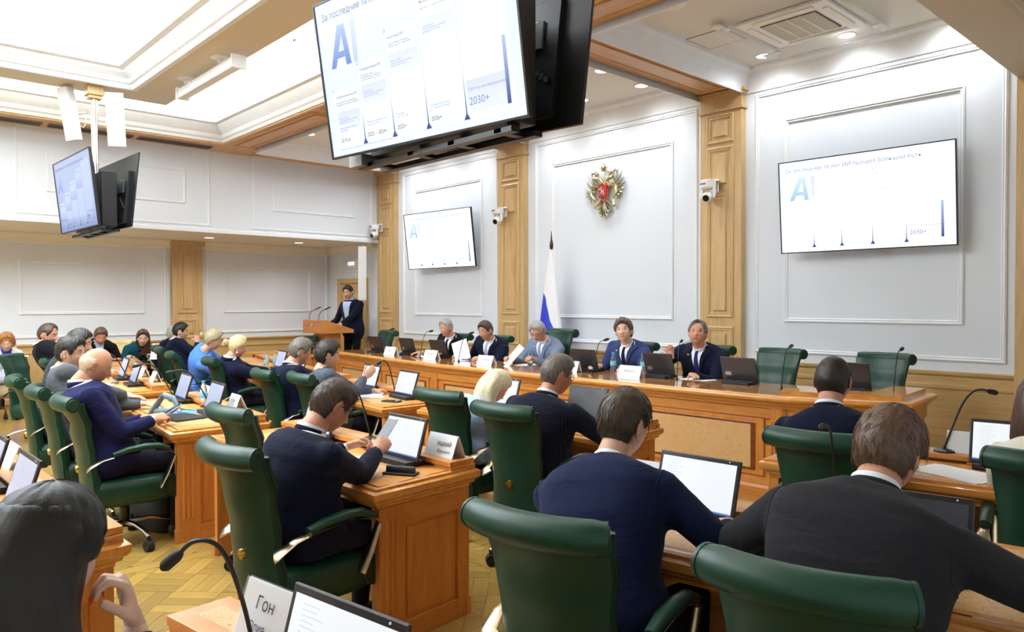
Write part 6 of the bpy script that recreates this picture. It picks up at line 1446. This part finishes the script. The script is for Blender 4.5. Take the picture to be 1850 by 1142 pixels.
# --- rostrum
ZP = .14
for lab, (x, y), sc in [('green leather chair on the rostrum left of all seated men', (-10.18, 6.75), CS), ('green leather chair of the grey-haired man in black', (-8.35, 6.78), CS), ('green leather chair of the man with the lilac tie', (-7.5, 6.78), CS), ('tall green leather chairman\'s chair under the flag', (-6.42, 6.85), (1.06, 1.06, 1.14)),
                       ('green leather chair of the curly-haired man', (-5.14, 6.78), CS), ('green leather chair of the man chewing his glasses', (-4.2, 6.78), CS), ('empty green leather chair second from the right on the rostrum', (-3.46, 6.78), CS), ('empty green leather chair rightmost on the rostrum', (-2.52, 6.8), CS)]:
    C(lab, (x, y), 180, z=ZP, sc=sc, group='green leather chairs on the rostrum')
C('green leather chair at the small desk by the lectern', (-12.15, 6.32), 200, z=0)
ros = dict(zf=ZP, front=True, trousers='black_trousers')
P('grey-haired man in black suit and dark tie on the rostrum', (-8.28, 6.5), 178, (-8.16, 6.3, 1.255), ((-8.52, 6.14, .91), (.2, 1, -.1), DN, 'flat'), ((-8.0, 6.12, .91), (-.2, 1, 0), DN, 'relax'), face=(8, 14, 0), hair=('short', 'grey', dict(thick=.010, top=.018)), coat='black_cloth', tie='tie_dark', skin='ruddy', pin=True, bulk=1.08, **ros)
P('brown-haired man in navy suit with lilac tie on the rostrum', (-7.45, 6.5), 178, (-7.32, 6.3, 1.235), ((-7.6, 6.1, .91), (.2, 1, 0), DN, 'grip'), ((-7.2, 6.1, .91), (-.3, 1, 0), DN, 'relax'), face=(8, 16, 0), hair=('short', 'brown', dict(thick=.014, top=.022)), coat='navy', tie='tie_lilac', skin='tan', bulk=1.18, **ros)
papers((-7.52, 6.05, .98), R(30), 'raised white page beside the man with the lilac tie').rotation_euler = (R(60), R(-20), R(40))
P('grey-haired man in glasses and pale blue suit reading on the rostrum', (-6.42, 6.52), 180, (-6.33, 6.28, 1.255), ((-6.55, 6.06, .93), (.1, 1, .2), DN, 'grip'), ((-6.18, 6.04, .95), (-.3, 1, .2), DN, 'grip'), face=(12, 32, 0), hair=('short', 'grey', dict(thick=.014, top=.022)), coat='steel', tie='tie_grey', skin='ruddy', glasses='black_plastic', pin=True, bulk=1.12, **ros)
papers((-6.45, 5.99, .97), R(-10), 'white page held up by the man in the pale blue suit', w=.24, l=.3).rotation_euler = (R(50), R(10), R(-30))
P('curly-haired man in blue suit gazing up on the rostrum', (-5.12, 6.5), 180, (-5.04, 6.3, 1.29), ((-5.22, 6.1, .92), (.3, 1, 0), (.6, 0, -.7), 'grip'), ((-4.9, 6.08, .92), (-.5, .9, 0), (-.6, 0, -.7), 'grip'), face=(26, -8, 6), eyes=True, hair=('short', 'mid', dict(thick=.022, top=.032, curl=.006)), coat='royal', tie='tie_navy', skin='pale', pin=True, bulk=1.15, **ros)
def chew(t, Hm, N, arms):
    s, S, E, Wr, hd = arms[0]; p = Hm @ Vector((.0, .105, -.062)); q = Wr+Vector((0, .07, .05)); m = MB().tube([p, (p+q)*.5, q], .0025, 6); r = q+Vector((.03, .03, -.04))
    m.tube([r+Vector((.025*math.cos(a*PI/8), 0, .02*math.sin(a*PI/8))) for a in range(17)], .002, 6); m.tube([q, r+Vector((-.025, 0, 0))], .002, 6); m.obj('held_eyeglasses', 'black_plastic', t)
P('grey-brown haired man in navy suit chewing his glasses on the rostrum', (-4.22, 6.52), 180, (-4.13, 6.32, 1.29), ((-4.30, 6.12, 1.08), (.25, -.15, .8), (.8, -.4, 0), 'fist', (.8, .3, -.6)), ((-4.02, 6.06, .91), (-.8, .7, 0), DN, 'flat'), face=(26, -12, -4), eyes=True, hair=('receding', 'greybrown', dict(thick=.014, top=.024)), coat='navy', tie='tie_blue', skin='ruddy', pin=True, bulk=1.15, extra=chew, **ros)
P('standing speaker in navy jacket and pale blue shirt at the lectern', (-12.0, 7.10), 200, (-11.98, 7.0, 1.80), ((-12.2, 6.72, 1.20), (.2, 1, -.2), DN, 'relax'), ((-11.82, 6.72, 1.2), (-.4, .9, -.2), DN, 'relax'), zf=ZP, face=(10, 14, 0), eyes=True, hair=('short', 'dark', dict(thick=.013, top=.02)), coat='navy', shirt='shirt_blue', trousers='black_trousers', front=True, stand=True, bulk=1.05, skin='fair')
